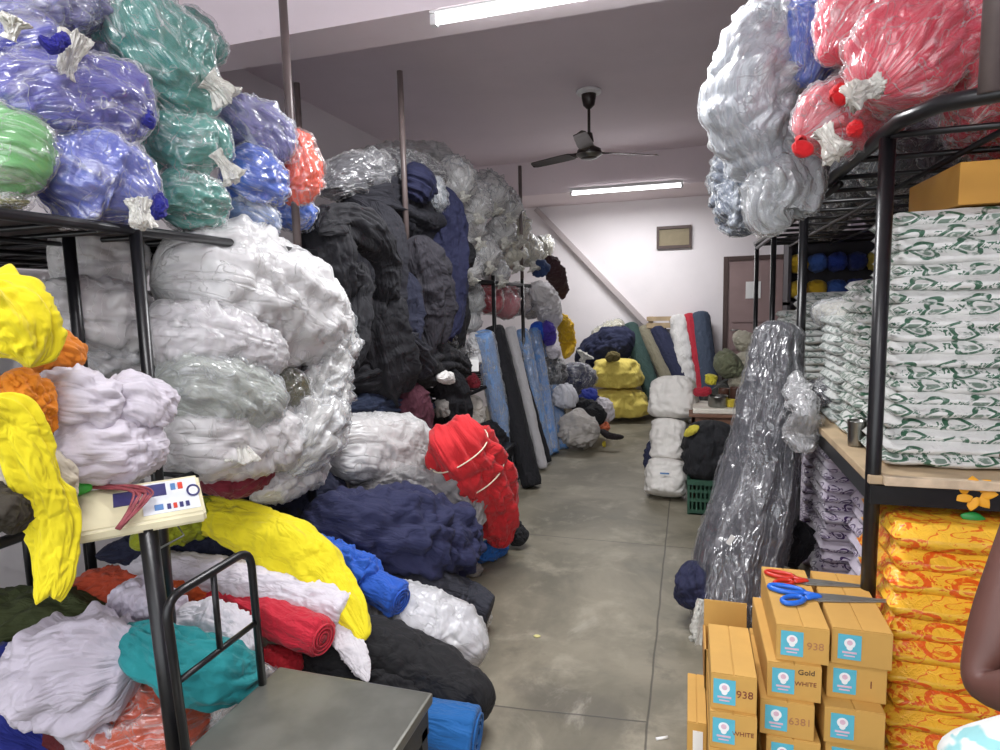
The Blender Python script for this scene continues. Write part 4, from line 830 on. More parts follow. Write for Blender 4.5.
t = thing('artificial_flower', tuple(at(972, 500, 2.3, 'y')[0]), 'yellow and orange artificial flower with a green leaf under the shelf edge', 'flower')
for k in range(7):
    a0 = at(974, 492, 2.3, 'y')[0]; an = k*.9; d = np.array((math.cos(an), -.3, math.sin(an)))
    V, f = sweep([(*a0, .006), (*(a0+d*.03), .02), (*(a0+d*.06), .004)], n=14, m=10, dr=.25); mk('petal', V, f, plain('flower_petal', (236, 170, 40), .6), t)
a0 = at(960, 515, 2.3, 'y')[0]; V, f = sweep([(*a0, .008), (*(a0+np.array((.04, 0, -.01))), .022), (*(a0+np.array((.08, 0, -.02))), .006)], n=18, m=14, dr=.5); mk('leaf', V, f, plain('green_leaf', (34, 140, 60), .4), t)
# ---------------------------------------------------------------- cartons
CARD = plain('brown_cardboard', (208, 162, 84), .75, 0, .1, 6, .12); CARDD = plain('inner_cardboard', (176, 130, 74), .8, 0, .1, 6, .1)
CARDY = plain('golden_cardboard', (202, 148, 62), .7, 0, .12, 5, .1)
BLUE = plain('light_blue_label', (92, 186, 208), .55, 0, .06, 30, 0); INK = plain('brown_stamp_ink', (140, 76, 56), .8, 0, .3, 60, 0); INKB = plain('dark_marker_ink', (70, 56, 50), .8, 0, .2, 60, 0); PINK = plain('pink_print', (226, 190, 206), .6, 0, .1, 40, 0)
def carton(label, x, y, z, w, d, h, stamp=None, rz=0., lab=True, stamp2=None, mat=None, group='small brown cartons stacked on the floor', lx=.3, open_=False, ink=None):
    """x, y, z = front left bottom corner"""
    mat = mat or CARD
    t = thing('carton', (x+w/2, y+d/2, z), label, 'box', group)
    wl, th = (x, y, z), .003
    box('carton_body', (x, y, z), (x+w, y+d, z+h-.004), mat, t, .0025)
    if not open_:
        g = .0015
        box('flap', (x+.001, y+.001, z+h-.004), (x+w/2-g, y+d-.001, z+h), mat, t, .001); box('flap', (x+w/2+g, y+.001, z+h-.004), (x+w-.001, y+d-.001, z+h), mat, t, .001)
    if lab:
        lw, lh = .064, .08; cx_ = x+w*lx; cz_ = z+h*.5; l0 = cx_-lw/2; z0 = cz_-lh/2
        s = box('label', (l0, y-.0016, z0), (l0+lw, y+.001, z0+lh), BLUE, t)
        def disc(nm, px_, pz_, r, m_, dy=.0022, n=20):
            V = []; 
            for j in range(n): V.append((px_+r*math.cos(2*math.pi*j/n), y-dy, pz_+r*math.sin(2*math.pi*j/n)))
            for j in range(n): V.append((px_+r*math.cos(2*math.pi*j/n), y-.001, pz_+r*math.sin(2*math.pi*j/n)))
            return mk(nm, V, [tuple(range(n))]+[(j, n+j, n+(j+1) % n, (j+1) % n) for j in range(n)], m_, s, smooth=False)
        disc('emblem', cx_, cz_+.013, .0155, WH); disc('emblem', cx_, cz_+.015, .008, PINK, .003); disc('emblem', cx_, cz_-.001, .0085, WH, .0026)
        multibox('label_print', [((cx_-.02, y-.0024, cz_-.02), (cx_+.02, y-.001, cz_-.014)), ((cx_-.015, y-.0024, cz_-.03), (cx_+.015, y-.001, cz_-.026))], PINK, s)
    if stamp: text('printed_text', stamp, .033 if len(stamp) < 5 else .02, (x+w*(lx+(.44 if len(stamp) < 5 else .41)), y-.0012, z+h*.48), (1, 0, .04), (0, 0, 1), ink or INK, t)
    if stamp2: text('printed_text', stamp2, .024, (x+w*(lx+.42), y-.0012, z+h*.8), (1, 0, .04), (0, 0, 1), INKB, t)
    for o in list(t.children):
        pass
    t.rotation_euler.z = rz
    return t
bh = .118
FI = plain('faint_stamp_ink', (176, 124, 84), .8)
# middle column (five high)
carton('brown carton stamped 938 with scissors on top, highest of the middle column', .268, 2.0, 4*bh, .15, .44, bh, '938', ink=FI)
carton('brown carton marked Gold above WHITE, second from the top of the middle column', .24, 1.985, 3*bh, .155, .44, bh, 'WHITE', .01, stamp2='Gold')
carton('brown carton stamped 6381, third from the top of the middle column', .225, 1.97, 2*bh, .155, .44, bh, '6381', -.01, ink=FI)
carton('brown carton with its label cut by the frame bottom, fourth of the middle column', .24, 1.965, bh, .155, .44, bh, None, .01)
carton('brown carton lowest of the middle column', .235, 1.97, .0, .155, .44, bh, None, .0)
# right column behind the post
carton('brown carton under the steel blades, highest of the right column', .432, 2.02, 4*bh, .165, .42, bh, None, -.02)
carton('brown carton half behind the post, second from the top of the right column', .42, 2.03, 3*bh, .165, .42, bh, '1', .0)
carton('brown carton third from the top of the right column', .405, 1.98, 2*bh, .165, .42, bh, None, .01)
carton('brown carton fourth from the top of the right column, behind the post', .415, 1.99, bh, .165, .42, bh, None, 0)
carton('brown carton lowest of the right column', .41, 1.99, .0, .165, .42, bh, None, 0)
# left column
carton('brown carton stamped 938, upper one of the left column', .072, 1.89, .348, .132, .3, bh, '938')
carton('brown carton stamped WHITE, under the 938 carton of the left column', .07, 1.875, .23, .135, .3, bh, 'WHITE')
carton('brown carton third from the top of the left column', .068, 1.87, .112, .135, .3, bh, None)
carton('brown carton at the very bottom of the left column', .07, 1.87, .0, .135, .3, .112, None)
carton('brown carton with a plain white label, leaning out at the left foot of the cartons', .004, 2.0, .1, .062, .28, .115, None, .0, lab=False)
o = box('white_label', (.004+.018, 1.9965, .112), (.004+.05, 2.001, .185), PAPER)
cl = [q for q in bpy.data.objects if q.get('label', '').startswith('brown carton with a plain white label')][0]
o.parent = cl; o.matrix_parent_inverse = Matrix.Translation(cl.location).inverted()
carton('brown carton under the white-labelled one, at the left foot of the cartons', .004, 2.0, .0, .06, .28, .1, None, .0, lab=False)
t = thing('open_carton', (.14, 2.23, 0), 'open brown carton with its back flap standing up behind the left column', 'box')
x0, y0, x1, y1, hh = .062, 2.2, .215, 2.38, .36
multibox('carton_wall', [((x0, y0, 0), (x1, y0+.005, hh)), ((x0, y1-.005, 0), (x1, y1, hh)), ((x0, y0, 0), (x0+.005, y1, hh)), ((x1-.005, y0, 0), (x1, y1, hh)), ((x0, y0, 0), (x1, y1, .005))], CARD, t)
box('flap', (x0, y1-.004, hh), (x1, y1, hh+.1), CARD, t, .001, Matrix.Rotation(-.1, 3, 'X'), (x0, y1, hh)); box('flap', (x0-.004, y0, hh-.1), (x0, y1, hh), CARDD, t, .001)
# carton on top of the packets
t = thing('carton', (1.0, 2.7, 1.885), 'large plain golden-brown carton lying on top of the green-printed packets', 'box')
box('carton_body', (.83, 2.41, 1.885), (1.3, 2.9, 2.02), CARDY, t, .003)
# ---------------------------------------------------------------- scissors
BLD = plain('scissor_steel', (150, 150, 146), .3, .55, .1, 30, 0)
def scissors(label, o, ang, sc_, hm, blade_l=.2):
    u_ = np.array((math.cos(ang), math.sin(ang), 0)); v_ = np.array((-u_[1], u_[0], 0)); o = np.array(o)
    t = thing('scissors', tuple(o), label, 'scissors')
    for sgn in (1, -1):
        V = []; 
        for zz in (0, .003):
            for a, b in ((-.02, .012*sgn), (.0, .024*sgn), (.05, .021*sgn), (blade_l, .004*sgn), (blade_l*.6, -.008*sgn), (0, -.016*sgn)): V.append(o+u_*a*sc_+v_*b*sc_+np.array((0, 0, zz+.003*(sgn+1)/2)))
        mk('blade', V, [tuple(range(6)), tuple(range(11, 5, -1))]+[(i, 6+i, 6+(i+1) % 6, (i+1) % 6) for i in range(6)], BLD, t, smooth=False)
        # bow handle
        c0 = o-u_*.075*sc_+v_*.034*sgn*sc_+np.array((0, 0, .008)); pts = []
        for j in range(20):
            q = 2*math.pi*j/18; pts.append(c0+u_*math.cos(q)*.04*sc_*(1.15 if sgn > 0 else .8)+v_*math.sin(q)*.021*sc_+v_*math.cos(q)*-.012*sgn*sc_)
        tube(pts, .0075*sc_, hm, 'handle', t, 10)
        V, f = sweep([(*(o-u_*.042*sc_+v_*.022*sgn*sc_+np.array((0, 0, .008))), .01*sc_), (*(o-u_*.01*sc_+v_*.004*sgn*sc_+np.array((0, 0, .008))), .011*sc_), (*(o+u_*.015*sc_+np.array((0, 0, .007))), .009*sc_)], n=16, m=12, dr=.6, ref=(0, 0, 1)); mk('handle_shank', V, f, hm, t)
    lathe('pivot_screw', tuple(o+np.array((0, 0, .006))), [(.007, 0), (.007, .003), (.004, .004)], STEEL, t, 14)
zt = 5*bh+.002
sp = at(817, 598, zt, 'z')[0]; scissors('large tailoring scissors with blue handles lying on the cartons', sp, .12, 1.15, plain('blue_plastic_handle', (38, 110, 220), .3), .2)
sp = at(806, 586, zt, 'z')[0]; scissors('scissors with red handles lying beside the blue pair', sp+np.array((.0, .03, 0)), .05, 1.0, plain('red_plastic_handle', (206, 50, 36), .3), .2)
# ---------------------------------------------------------------- things on and round the shelf
o = lathe('metal_tumbler', tuple(at(856, 446, 1.0, 'z')[0]), [(.028, 0), (.03, .01), (.034, .1), (.036, .105), (.031, .104), (.027, .02), (.001, .015)], STEEL); tag(o, 'small steel tumbler standing on the wooden shelf beside the post', 'cup')
bag('black plastic bag tied up on the wooden shelf', [(808, 400, .66, 8), (822, 396, .68, 15), (838, 398, .7, 10), (848, 394, .72, 4)], 'x', fabric((34, 38, 50)), FILM, [], None, bmp=.012, bs=16, fold=.16, seed=9)
bag('small clear plastic bag hanging from the shelf edge at the middle post', [(797, 372, .53, 4), (798, 392, .52, 11), (806, 412, .52, 10), (803, 432, .52, 15), (806, 452, .52, 12)], 'x', fabric((150, 150, 152)), FILM, [], None, bmp=.012, bs=14, fold=.2, seed=19, dr=.6)
bag('pale plastic sack lying on the packets beyond the middle post', [(818, 312, .72, 8), (838, 314, .74, 14), (858, 318, .76, 8)], 'x', fabric((200, 196, 184)), HAZE, [], None, bmp=.012, seed=29)
# long film-wrapped roll leaning on the middle post
bag('tall dark grey roll wrapped in crinkled clear film, leaning against the rack post', [(784, 322, 3.7, 17), (777, 352, 3.66, 23), (772, 400, 3.58, 28), (763, 455, 3.48, 33), (750, 510, 3.36, 38), (738, 560, 3.22, 40), (732, 610, 3.08, 38), (728, 640, 3.0, 34)], 'y', fabric((70, 70, 76)), DIM, [(706, 600, 2.98, 699, 645, 2.9, 10, 9)], None, fold=.12, ff=2.6, fs=.14, bmp=.013, bs=6, seed=33, floor=0., name='wrapped_roll', cat='fabric roll', ee=.05)
o = box('price_sticker', tuple(at(728, 545, 3.0, 'y')[0]), tuple(at(728, 545, 3.0, 'y')[0]+np.array((.022, .003, .05))), PAPER, None, 0, Matrix.Rotation(.5, 3, 'Y'))
wr = [q for q in bpy.data.objects if q.name.startswith('wrapped_roll') and 'tall dark' in q.get('label', '')][0]; o.parent = wr; o.matrix_parent_inverse = Matrix.Translation(wr.location).inverted()
S('navy cloth bundle on the floor behind the tall wrapped roll', [(692, 560, .3, 8), (694, 585, .2, 18), (700, 610, .1, 18)], (30, 34, 66), 'z', floor=0., name='navy_cloth')
S('black cloth on the floor between the wrapped roll and the cartons', [(775, 560, .2, 14), (795, 540, .3, 16), (800, 520, .4, 10)], (20, 20, 26), 'z', floor=0., name='dark_cloth')
S('maroon cloth under the foot of the tall wrapped roll', [(740, 610, .12, 14), (760, 615, .12, 14)], (90, 30, 46), 'z', floor=0.)
# ---------------------------------------------------------------- middle of the right side: sacks, crate, table, pots
SACK = plain('white_woven_sack', (222, 218, 212), .75, 0, .1, 9, .5)
def sack(label, path, **k):
    V, f = sweep(world(path, 'y'), fold=.08, bmp=.02, bs=8, sq=3., ee=.16, **k); return tag(mk('white_sack', V, f, SACK), label, 'sack', 'white sacks beside the crate')
sack('upper white woven sack of the tower left of the black garments', [(672, 376, 5.5, 18), (673, 398, 5.45, 23), (672, 420, 5.4, 22)], seed=2)
sack('middle white woven sack of the tower, narrower and crumpled', [(670, 418, 5.35, 16), (668, 442, 5.3, 17), (668, 462, 5.25, 17)], seed=3)
sack('lowest white woven sack standing on the floor left of the green crate', [(668, 458, 5.15, 17), (666, 480, 5.1, 19), (665, 497, 5.05, 18)], seed=4, floor=0.)
o = box('blue_label', tuple(at(660, 474, 4.93, 'y')[0]), tuple(at(660, 474, 4.93, 'y')[0]+np.array((.07, .004, .012))), CYANP)
sk = [q for q in bpy.data.objects if q.get('label', '').startswith('lowest white woven')][0]; o.parent = sk; o.matrix_parent_inverse = Matrix.Translation(sk.location).inverted()
S('dark navy cloth edge left of the white sack tower', [(652, 440, 5.3, 4), (651, 460, 5.25, 6), (652, 478, 5.2, 4)], (34, 38, 66), 'y', name='navy_cloth')
# crate
GR = plain('dark_green_plastic', (46, 84, 66), .4, 0, .15, 8, .05)
cx0, cx1, cy0, cy1 = .0, .36, 4.72, 5.1
t = thing('plastic_crate', (.18, 4.9, 0), 'dark green openwork plastic crate on the floor under the black garments', 'crate')
bs_ = [((cx0, cy0, 0), (cx1, cy0+.012, .04)), ((cx0, cy0, .1), (cx1, cy0+.012, .125)), ((cx0, cy0, .17), (cx1, cy0+.012, .19)), ((cx0-.01, cy0-.012, .23), (cx1+.01, cy0+.012, .27)), ((cx0-.01, cy0, .23), (cx0+.012, cy1, .27)), ((cx1-.012, cy0, .23), (cx1+.01, cy1, .27)), ((cx0, cy1-.012, 0), (cx1, cy1, .27)), ((cx0, cy0, 0), (cx1, cy1, .012))]
for k in range(13): x = cx0+(cx1-cx0)*k/12; bs_.append(((x-.006, cy0+.001, 0), (x+.006, cy0+.011, .25)))
for k in range(11): y = cy0+(cy1-cy0)*k/10; bs_ += [((cx0+.001, y-.006, 0), (cx0+.011, y+.006, .25)), ((cx1-.011, y-.006, 0), (cx1-.001, y+.006, .25))]
multibox('crate_lattice', bs_, GR, t)
S('black garments heaped on top of the green crate', [(712, 420, 4.95, 22), (711, 442, 4.9, 26), (709, 466, 4.85, 24), (709, 484, 4.82, 18)], (24, 25, 30), 'y', name='dark_garment', fold=.16, bmp=.015, sq=2.6)
S('black garment hanging down the right side of the crate', [(730, 432, 4.75, 8), (734, 465, 4.7, 8), (732, 505, 4.68, 6), (731, 513, 4.68, 4)], (22, 22, 27), 'y', name='dark_garment', dr=.6)
S('yellow stripe of cloth on the black garments', [(684, 436, 4.75, 2), (692, 430, 4.72, 4), (699, 426, 4.72, 2)], (214, 200, 70), 'y', bmp=.003, dr=.4)
S('small red cloth beside the black garments', [(738, 434, 4.8, 3), (741, 437, 4.8, 3)], (206, 44, 60), 'y', bmp=.003)
# table
BRW = plain('brown_table_board', (126, 90, 70), .55, 0, .2, 5, .1)
t = thing('low_table', (.24, 5.3, 0), 'low brown wooden cabinet table behind the crate, carrying pots', 'table')
box('table_top', (.0, 5.05, .68), (.46, 5.6, .705), BRW, t, .004); box('front_panel', (.02, 5.07, .45), (.44, 5.09, .68), BRW, t, .002)
for x in (.02, .41):
    for y in (5.1, 5.55): box('leg', (x, y-.03, 0), (x+.03, y, .68), BRW, t, .003)
o = box('white_tray', (.03, 5.08, .706), (.43, 5.5, .745), plain('white_board', (226, 220, 206), .6), None, .008); tag(o, 'flat cream tray on the low brown table', 'tray')
def pot(label, px, py, r, h, mat, Y, z, nm='steel_pot', cat='pot'):
    p = at(px, py, Y, 'y')[0]; o = lathe(nm, (p[0], Y, z), [(r*.9, 0), (r, h*.1), (r, h*.9), (r*1.06, h), (r*.95, h*.98), (r*.92, h*.15), (.001, h*.12)], mat); return tag(o, label, cat)
pot('round steel pot on the cream tray', 718, 390, .075, .09, STEEL, 5.2, .746)
BJ = plain('brown_jar', (88, 60, 50), .35, 0, .2, 20, .05)
pot('small brown jar behind the steel pot', 724, 378, .042, .12, BJ, 5.4, .746, 'jar', 'jar'); pot('brown jar at the right behind the steel pot', 735, 378, .04, .13, BJ, 5.42, .746, 'jar', 'jar')
pot('yellow tin right of the steel pot', 731, 390, .035, .06, plain('yellow_tin', (206, 184, 60), .4), 5.2, .746, 'tin', 'tin')
pot('brown basket at the right end of the tray', 744, 390, .06, .1, BJ, 5.45, .706, 'basket', 'basket')
S('yellow packet leaning behind the pots', [(710, 385, 5.45, 5), (712, 374, 5.45, 6)], (222, 210, 60), 'y', bmp=.004, name='yellow_packet', cat='packet')
S('crumpled red cloth on the tray left of the steel pot', [(694, 391, 5.32, 3), (703, 392, 5.28, 4), (712, 391, 5.28, 3)], (176, 30, 52), 'y')
S('olive green cloth bag heaped behind the pots', [(716, 366, 6.0, 8), (728, 358, 6.0, 14), (738, 352, 6.0, 12)], (128, 132, 104), 'y', zfix=1) if False else S('olive green cloth bag heaped behind the pots', [(716, 372, 6.0, 8), (728, 364, 6.0, 14), (738, 356, 6.0, 12)], (128, 132, 104), 'y')
S('beige cloth bundle right of the olive bag', [(740, 392, 6.1, 12), (744, 372, 6.1, 14), (750, 352, 6.1, 12)], (196, 190, 170), 'y')
S('cream cloth bundle on top of the olive bag', [(734, 345, 6.4, 8), (742, 342, 6.4, 11), (752, 345, 6.4, 9)], (210, 204, 184), 'y')
S('dark cloth bundle on the floor behind the table', [(715, 430, 6.2, 16), (725, 405, 6.2, 22), (745, 400, 6.2, 20)], (70, 70, 66), 'y')
# coloured rolls behind the far packets, in a dark cabinet
t = thing('open_cabinet', (1.5, 6.75, 0), 'dark open cabinet beyond the rack holding blue and yellow bundles', 'cabinet')
DK = plain('dark_cabinet', (60, 56, 62), .6)
p0 = at(786, 292, 6.7, 'y')[0]; p1 = at(862, 243, 6.7, 'y')[0]; cxa, cxb, cza, czb = p0[0], XR-.03, p0[2]-.1, p1[2]+.1
multibox('carcass', [((cxa, 6.9, 0), (cxb, 6.93, czb)), ((cxa, 6.6, 0), (cxa+.03, 6.93, czb)), ((cxb-.03, 6.6, 0), (cxb, 6.93, czb)), ((cxa, 6.6, czb-.03), (cxb, 6.93, czb)), ((cxa, 6.6, cza-.03), (cxb, 6.9, cza)), ((cxa, 6.6, 0), (cxb, 6.9, .05)), ((cxa, 6.6, .8), (cxb, 6.9, .83))], DK, t)
rg = random.Random(5)
cols = [((236, 200, 60), 'yellow'), ((36, 66, 160), 'blue'), ((180, 168, 170), 'grey'), ((226, 186, 40), 'golden'), ((34, 52, 120), 'navy'), ((150, 120, 110), 'brown'), ((60, 100, 180), 'light blue'), ((240, 214, 90), 'pale yellow')]
k = 0
for rz_ in range(2):
    for i in range(6):
        x = cxa+.1+i*.17; z = cza+.12+rz_*.25; c_, wn = cols[(k*3+rz_) % 8]; k += 1
        if x > cxb-.1: continue
        pos = ['first', 'second', 'third', 'fourth', 'fifth', 'sixth'][i]
        V, f = sweep([(x, 6.82, z, .07), (x, 6.7, z, .085), (x, 6.58, z, .06)], n=32, m=20, fold=.1, bmp=.01, bs=12, seed=k, sq=2.6)
        tag(mk('cloth_bundle', V, f, fabric(c_)), '%s cloth bundle, %s from the left in the %s row of the dark cabinet' % (wn, pos, ('lower', 'upper')[rz_]), 'bundle', 'bundles in the dark cabinet')
# ================================================================ bags on the right rack top
GT = 'bags on the right rack top'
PK = (226, 36, 72)
B('red-pink bag at the top, left of the largest red bag', [(915, -30, 2.75, 34), (872, 10, 2.6, 44), (842, 48, 2.5, 24), (838, 62, 2.48, 12)], PK, 'y', group=GT)
B('largest red-pink bag on the right rack, tied with a cream neck', [(985, -10, 2.5, 50), (925, 35, 2.4, 56), (885, 80, 2.3, 40), (868, 98, 2.28, 18)], PK, 'y', group=GT, knots=[(880, 85, 2.12, 850, 96, 2.06, 9, 14)])
B('smaller red bag with a torn mouth, under the big red bags', [(900, 120, 2.7, 22), (860, 112, 2.6, 32), (828, 122, 2.55, 34), (800, 138, 2.5, 16)], (216, 40, 62), 'y', group=GT, wrap=HAZE, knots=[(822, 130, 2.42, 838, 155, 2.38, 9, 14)])
S('bright red cloth showing in the mouth of the smaller red bag', [(838, 88, 2.4, 8), (842, 98, 2.38, 9), (838, 106, 2.38, 5)], (214, 16, 26), 'y')
S('bright red cloth end poking out at the left of the smaller red bag', [(796, 146, 2.42, 4), (803, 148, 2.4, 8), (808, 142, 2.4, 5)], (214, 16, 26), 'y')
S('bright red cloth end poking out at the right of the smaller red bag', [(846, 132, 2.36, 6), (856, 128, 2.35, 8), (864, 126, 2.35, 5)], (214, 16, 26), 'y')
def WBag(label, P_, c, **k):
    k.setdefault('fold', .13); return bag(label, P_, 'w', fabric(c), k.pop('wrap', None), k.pop('knots', ()), GT, ff=3.2, bmp=.022, bs=7, **k)
WBag('red-pink bag at the right edge behind the steel pole', [(1.0, 2.1, 2.42, .12), (1.2, 2.35, 2.4, .26), (1.6, 2.5, 2.4, .26)], PK, seed=3)
WBag('red-pink bag lying on the deck grid, seen from below', [(.86, 2.15, 2.26, .06), (.95, 2.4, 2.27, .14), (1.1, 2.9, 2.27, .15), (1.2, 3.2, 2.27, .1)], PK, seed=4)
WBag('second red-pink bag lying on the deck grid at the right', [(1.35, 2.15, 2.27, .08), (1.42, 2.5, 2.28, .16), (1.5, 3.0, 2.28, .14)], PK, seed=5)
WBag('red-pink bag on top at the right frame edge', [(1.1, 2.3, 2.82, .12), (1.3, 2.5, 2.8, .22), (1.6, 2.7, 2.8, .2)], PK, seed=6)
CH = (62, 66, 74)
for i, (x, y, s_) in enumerate([(.95, 3.55, 'nearest'), (1.4, 3.6, 'second'), (.95, 4.35, 'third'), (1.4, 4.5, 'fourth'), (.98, 5.2, 'fifth'), (1.4, 5.4, 'sixth'), (1.1, 6.1, 'farthest')]):
    WBag('charcoal bag in film on the right deck grid, %s from the front' % s_, [(x-.12, y-.34, 2.27, .1), (x, y, 2.28, .17), (x+.1, y+.34, 2.27, .1)], CH, seed=20+i)
B('clear bag holding blue cloth beside the red bags', [(822, -25, 2.9, 28), (815, 30, 2.85, 32), (806, 72, 2.8, 20), (800, 88, 2.8, 9)], (72, 108, 206), 'y', group=GT, wrap=FILM)
B('big loose clear bag hanging over the corner of the right rack', [(800, -25, 3.0, 24), (782, 35, 2.95, 40), (752, 92, 2.9, 44), (764, 145, 2.95, 34), (785, 190, 3.0, 32)], (176, 182, 190), 'y', group=GT, wrap=FILM, fold=.16, ff=2., bmp=.035, bs=4.5)
B('frilled bunched end of the big clear bag, hanging lowest', [(768, 165, 2.95, 20), (780, 190, 2.9, 30), (775, 215, 2.88, 22), (790, 226, 2.88, 8)], (180, 184, 188), 'y', group=GT, wrap=FILM, fold=.4, bmp=.012, bs=14, ff=3.2, fs=.4)
B('slate blue bag in ragged film at the outer corner of the right rack', [(738, 145, 4.0, 10), (732, 170, 3.9, 16), (738, 205, 3.8, 20), (750, 235, 3.8, 12)], (62, 74, 96), 'y', group=GT, wrap=HAZE, fold=.3, bmp=.03, bs=7, ff=3)
B('charcoal bag in film just behind the frilled clear bag', [(790, 150, 3.4, 16), (808, 170, 3.3, 26), (826, 176, 3.3, 22)], (66, 72, 80), 'y', group=GT, wrap=FILM)
0 and B('grey bag under the slate blue bag at the end of the right deck', [(745, 228, 4.6, 8), (760, 232, 4.6, 12), (775, 236, 4.6, 10)], (76, 82, 92), 'y', group=GT, wrap=HAZE)
# ================================================================ seated person at the right edge
SKIN = M('brown_skin'); SKIN.set(Roughness=.5, Subsurface_Weight=.05); SKIN.col(SKIN.mix(SKIN.noise(8, 3), lin((84, 52, 46)), lin((104, 68, 58)))); SKIN.bump(SKIN.noise(60, 3), .12, .003)
SHIRT = M('white_shirt_teal_print'); SHIRT.set(Roughness=.85); SHIRT.col(SHIRT.mix(SHIRT.noise(9, 2, .5, 1.5).sst(.56, .62), lin((232, 234, 228)), lin((150, 206, 208)))); SHIRT.bump(SHIRT.noise(12, 3, .5, 1), .4, .015)
HAIR = plain('black_hair', (22, 18, 18), .6, 0, .2, 60, .5); TROU = fabric((44, 46, 56))
def skin_body(name, verts, edges, radii, mat, parent, root=0, sub=2):
    base_ = np.array(WL[parent.name]) if parent else np.zeros(3)
    me = bpy.data.meshes.new(name); me.from_pydata([tuple(np.array(v)-base_) for v in verts], edges, []); o = link(bpy.data.objects.new(name, me))
    sm = o.modifiers.new('skin', 'SKIN'); sm.use_smooth_shade = True
    for i, r in enumerate(radii): d = me.skin_vertices[0].data[i]; d.radius = (r, r) if not isinstance(r, tuple) else r; d.use_root = (i == root)
    ss = o.modifiers.new('sub', 'SUBSURF'); ss.levels = sub; ss.render_levels = sub
    dg = bpy.context.evaluated_depsgraph_get(); nm = bpy.data.meshes.new_from_object(o.evaluated_get(dg)); o.modifiers.clear(); o.data = nm; nm.materials.clear(); nm.materials.append(mat)
    nm.shade_smooth()
    if parent: o.parent = parent
    return o
px_, py_ = 1.0, 1.15
el = at(978, 688, .57, 'x')[0]; wr_ = at(1026, 500, .68, 'x')[0]
t = thing('person', (px_, py_, 0), 'person sitting at the right frame edge, bare brown forearm raised, white and teal sleeve', 'person')
pel = (px_, py_, .47); sh = np.array((.78, 1.12, .98)); sh2 = np.array((1.2, 1.05, .98))
Vb = [pel, (px_, py_, .62), (px_, py_-.01, .8), (px_, py_-.01, .98), (px_, py_, 1.07), (px_, py_+.01, 1.14), (px_, py_+.02, 1.24), (px_, py_+.02, 1.32),
      tuple(sh), tuple((sh+el)/2), tuple(el), tuple((el*.6+wr_*.4)), tuple(wr_), tuple(wr_+np.array((.02, .01, .07))),
      tuple(sh2), (1.3, 1.25, .8), (1.22, 1.42, .62), (1.1, 1.5, .6),
      (px_-.1, py_, .45), (px_-.14, py_+.25, .47), (px_-.15, py_+.44, .47), (px_-.15, py_+.44, .25), (px_-.15, py_+.42, .07), (px_-.15, py_+.56, .035),
      (px_+.1, py_, .45), (px_+.13, py_+.25, .47), (px_+.14, py_+.44, .47), (px_+.14, py_+.44, .25), (px_+.14, py_+.42, .07), (px_+.14, py_+.56, .035)]
Eb = [(0, 1), (1, 2), (2, 3), (3, 4), (4, 5), (5, 6), (6, 7), (3, 8), (8, 9), (9, 10), (10, 11), (11, 12), (12, 13), (3, 14), (14, 15), (15, 16), (16, 17), (0, 18), (18, 19), (19, 20), (20, 21), (21, 22), (22, 23), (0, 24), (24, 25), (25, 26), (26, 27), (27, 28), (28, 29)]
Rb = [(.13, .1), (.12, .09), (.14, .1), (.15, .1), .06, .055, .085, .07, .062, .052, .046, .047, .03, .026, .062, .05, .042, .03, .08, .078, .058, .055, .04, .035, .08, .078, .058, .055, .04, .035]
skin_body('body', Vb, Eb, Rb, SKIN.m, t)
hb = wr_+np.array((.03, .015, .1)); fv = []; fe = []; fr = []
for k in range(5):
    i0 = len(fv); a0 = hb+np.array((-.03+.018*k, 0, -.02 if k else -.05)); dd = np.array((-.01*(2-k), .0, 1.)) if k else np.array((-.5, .1, .6)); ln = (.05, .075, .085, .08, .062)[k]
    pts = [a0, a0+nrm(dd)*ln*.45, a0+nrm(dd)*ln*.75+np.array((0, .012, 0)), a0+nrm(dd)*ln*.95+np.array((0, .028, 0))]
    skin_body('finger', pts, [(0, 1), (1, 2), (2, 3)], [.0095, .009, .0085, .007], SKIN.m, t)
shv = [(px_, py_, .5), (px_, py_, .64), (px_, py_-.01, .82), (px_, py_-.01, .99), (px_, py_, 1.06), tuple(sh), tuple((sh*.5+el*.5)+np.array((0, -.03, -.06))), tuple(at(938, 778, .46, 'x')[0]), tuple(sh2), (1.27, 1.18, .87)]
skin_body('shirt', shv, [(0, 1), (1, 2), (2, 3), (3, 4), (3, 5), (5, 6), (6, 7), (3, 8), (8, 9)], [(.165, .125), (.155, .12), (.17, .13), (.18, .13), .075, .085, .078, .074, .085, .078], SHIRT.m, t)
skin_body('trousers', [(px_, py_, .48), Vb[18], Vb[19], Vb[20], Vb[21], (px_-.15, py_+.42, .1), Vb[24], Vb[25], Vb[26], Vb[27], (px_+.14, py_+.42, .1)], [(0, 1), (1, 2), (2, 3), (3, 4), (4, 5), (0, 6), (6, 7), (7, 8), (8, 9), (9, 10)], [(.16, .125), .095, .092, .072, .068, .06, .095, .092, .072, .068, .06], TROU, t)
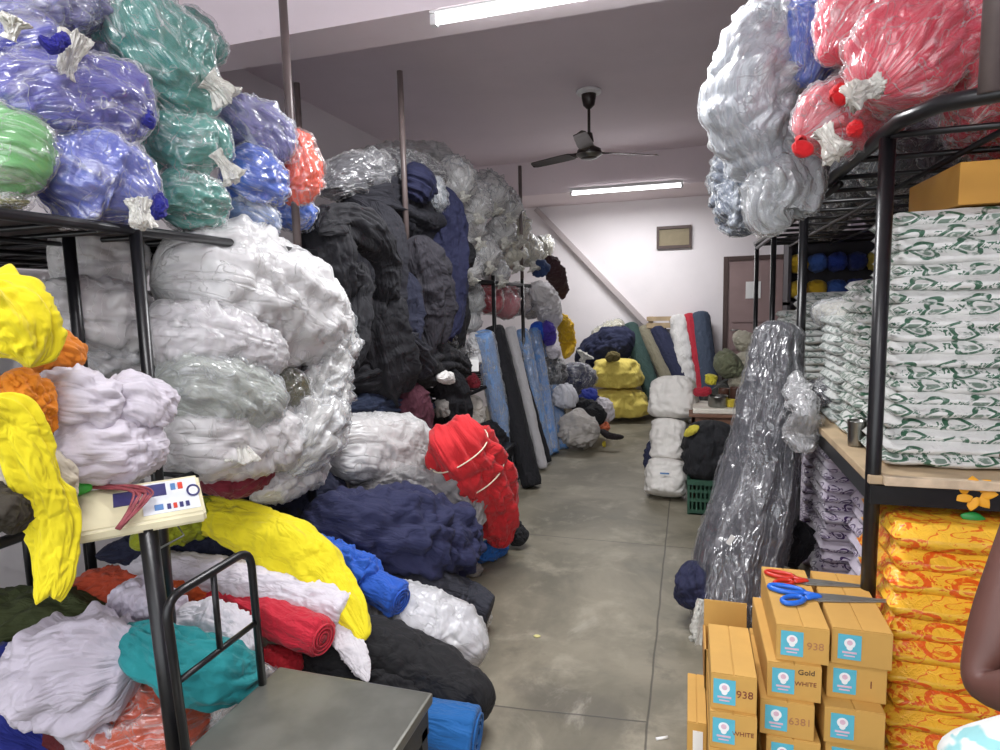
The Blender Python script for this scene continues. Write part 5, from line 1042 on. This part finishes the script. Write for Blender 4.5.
skin_body('hair', [(px_, py_-.01, 1.27), (px_, py_, 1.345)], [(0, 1)], [.097, .082], HAIR, t)
t = thing('plastic_stool', (px_, py_-.02, 0), 'low black stool under the seated person', 'stool')
box('seat', (px_-.17, py_-.18, .3), (px_+.17, py_+.14, .335), STM, t, .012)
for a in (-1, 1):
    for b_ in (-1, 1): tube([(px_+a*.13, py_-.02+b_*.12, .3), (px_+a*.16, py_-.02+b_*.15, 0)], .018, STM, 'leg', t, 8)
# small debris on the floor
for px2, py2, nm_, r_ in ((662, 738, 'white chalk stub on the floor near the cartons', 1), (537, 636, 'small pale yellow scrap of paper on the aisle floor', 0)):
    p = at(px2, py2, .004, 'z')[0]
    if r_: o = tube([p+np.array((-.02, -.01, 0)), p+np.array((.02, .01, 0))], .005, WH, 'chalk_stub')
    else:
        V, f = sweep([(*(p-np.array((.018, 0, 0))), .004), (*p, .012), (*(p+np.array((.018, .004, 0))), .004)], n=14, m=10, dr=.3, bmp=.002, bs=60, ref=(0, 0, 1)); o = mk('paper_scrap', V, f, plain('pale_yellow_paper', (214, 206, 140), .8))
    tag(o, nm_, 'litter')
EXPO = 0.47
# ================================================================ camera and look
cam = bpy.data.cameras.new('camera'); co = link(bpy.data.objects.new('camera', cam)); cam.sensor_width = 36; cam.sensor_fit = 'HORIZONTAL'; cam.lens = F/1000*36; cam.clip_start = .02
R = Matrix(((Xc[0], Yc[0], Zc[0]), (Xc[1], Yc[1], Zc[1]), (Xc[2], Yc[2], Zc[2]))).transposed()
co.matrix_world = Matrix.Translation((0, 0, H)) @ R.to_4x4()
sc = bpy.context.scene; sc.camera = co
sc.view_settings.view_transform = 'Standard'; sc.view_settings.look = 'None'; sc.view_settings.gamma = 1; sc.view_settings.use_curve_mapping = False; sc.view_settings.exposure = EXPO
sc.cycles.transparent_max_bounces = 24; sc.cycles.max_bounces = 7; sc.cycles.diffuse_bounces = 4; sc.cycles.glossy_bounces = 3; sc.cycles.use_denoising = True; sc.cycles.sample_clamp_indirect = 6
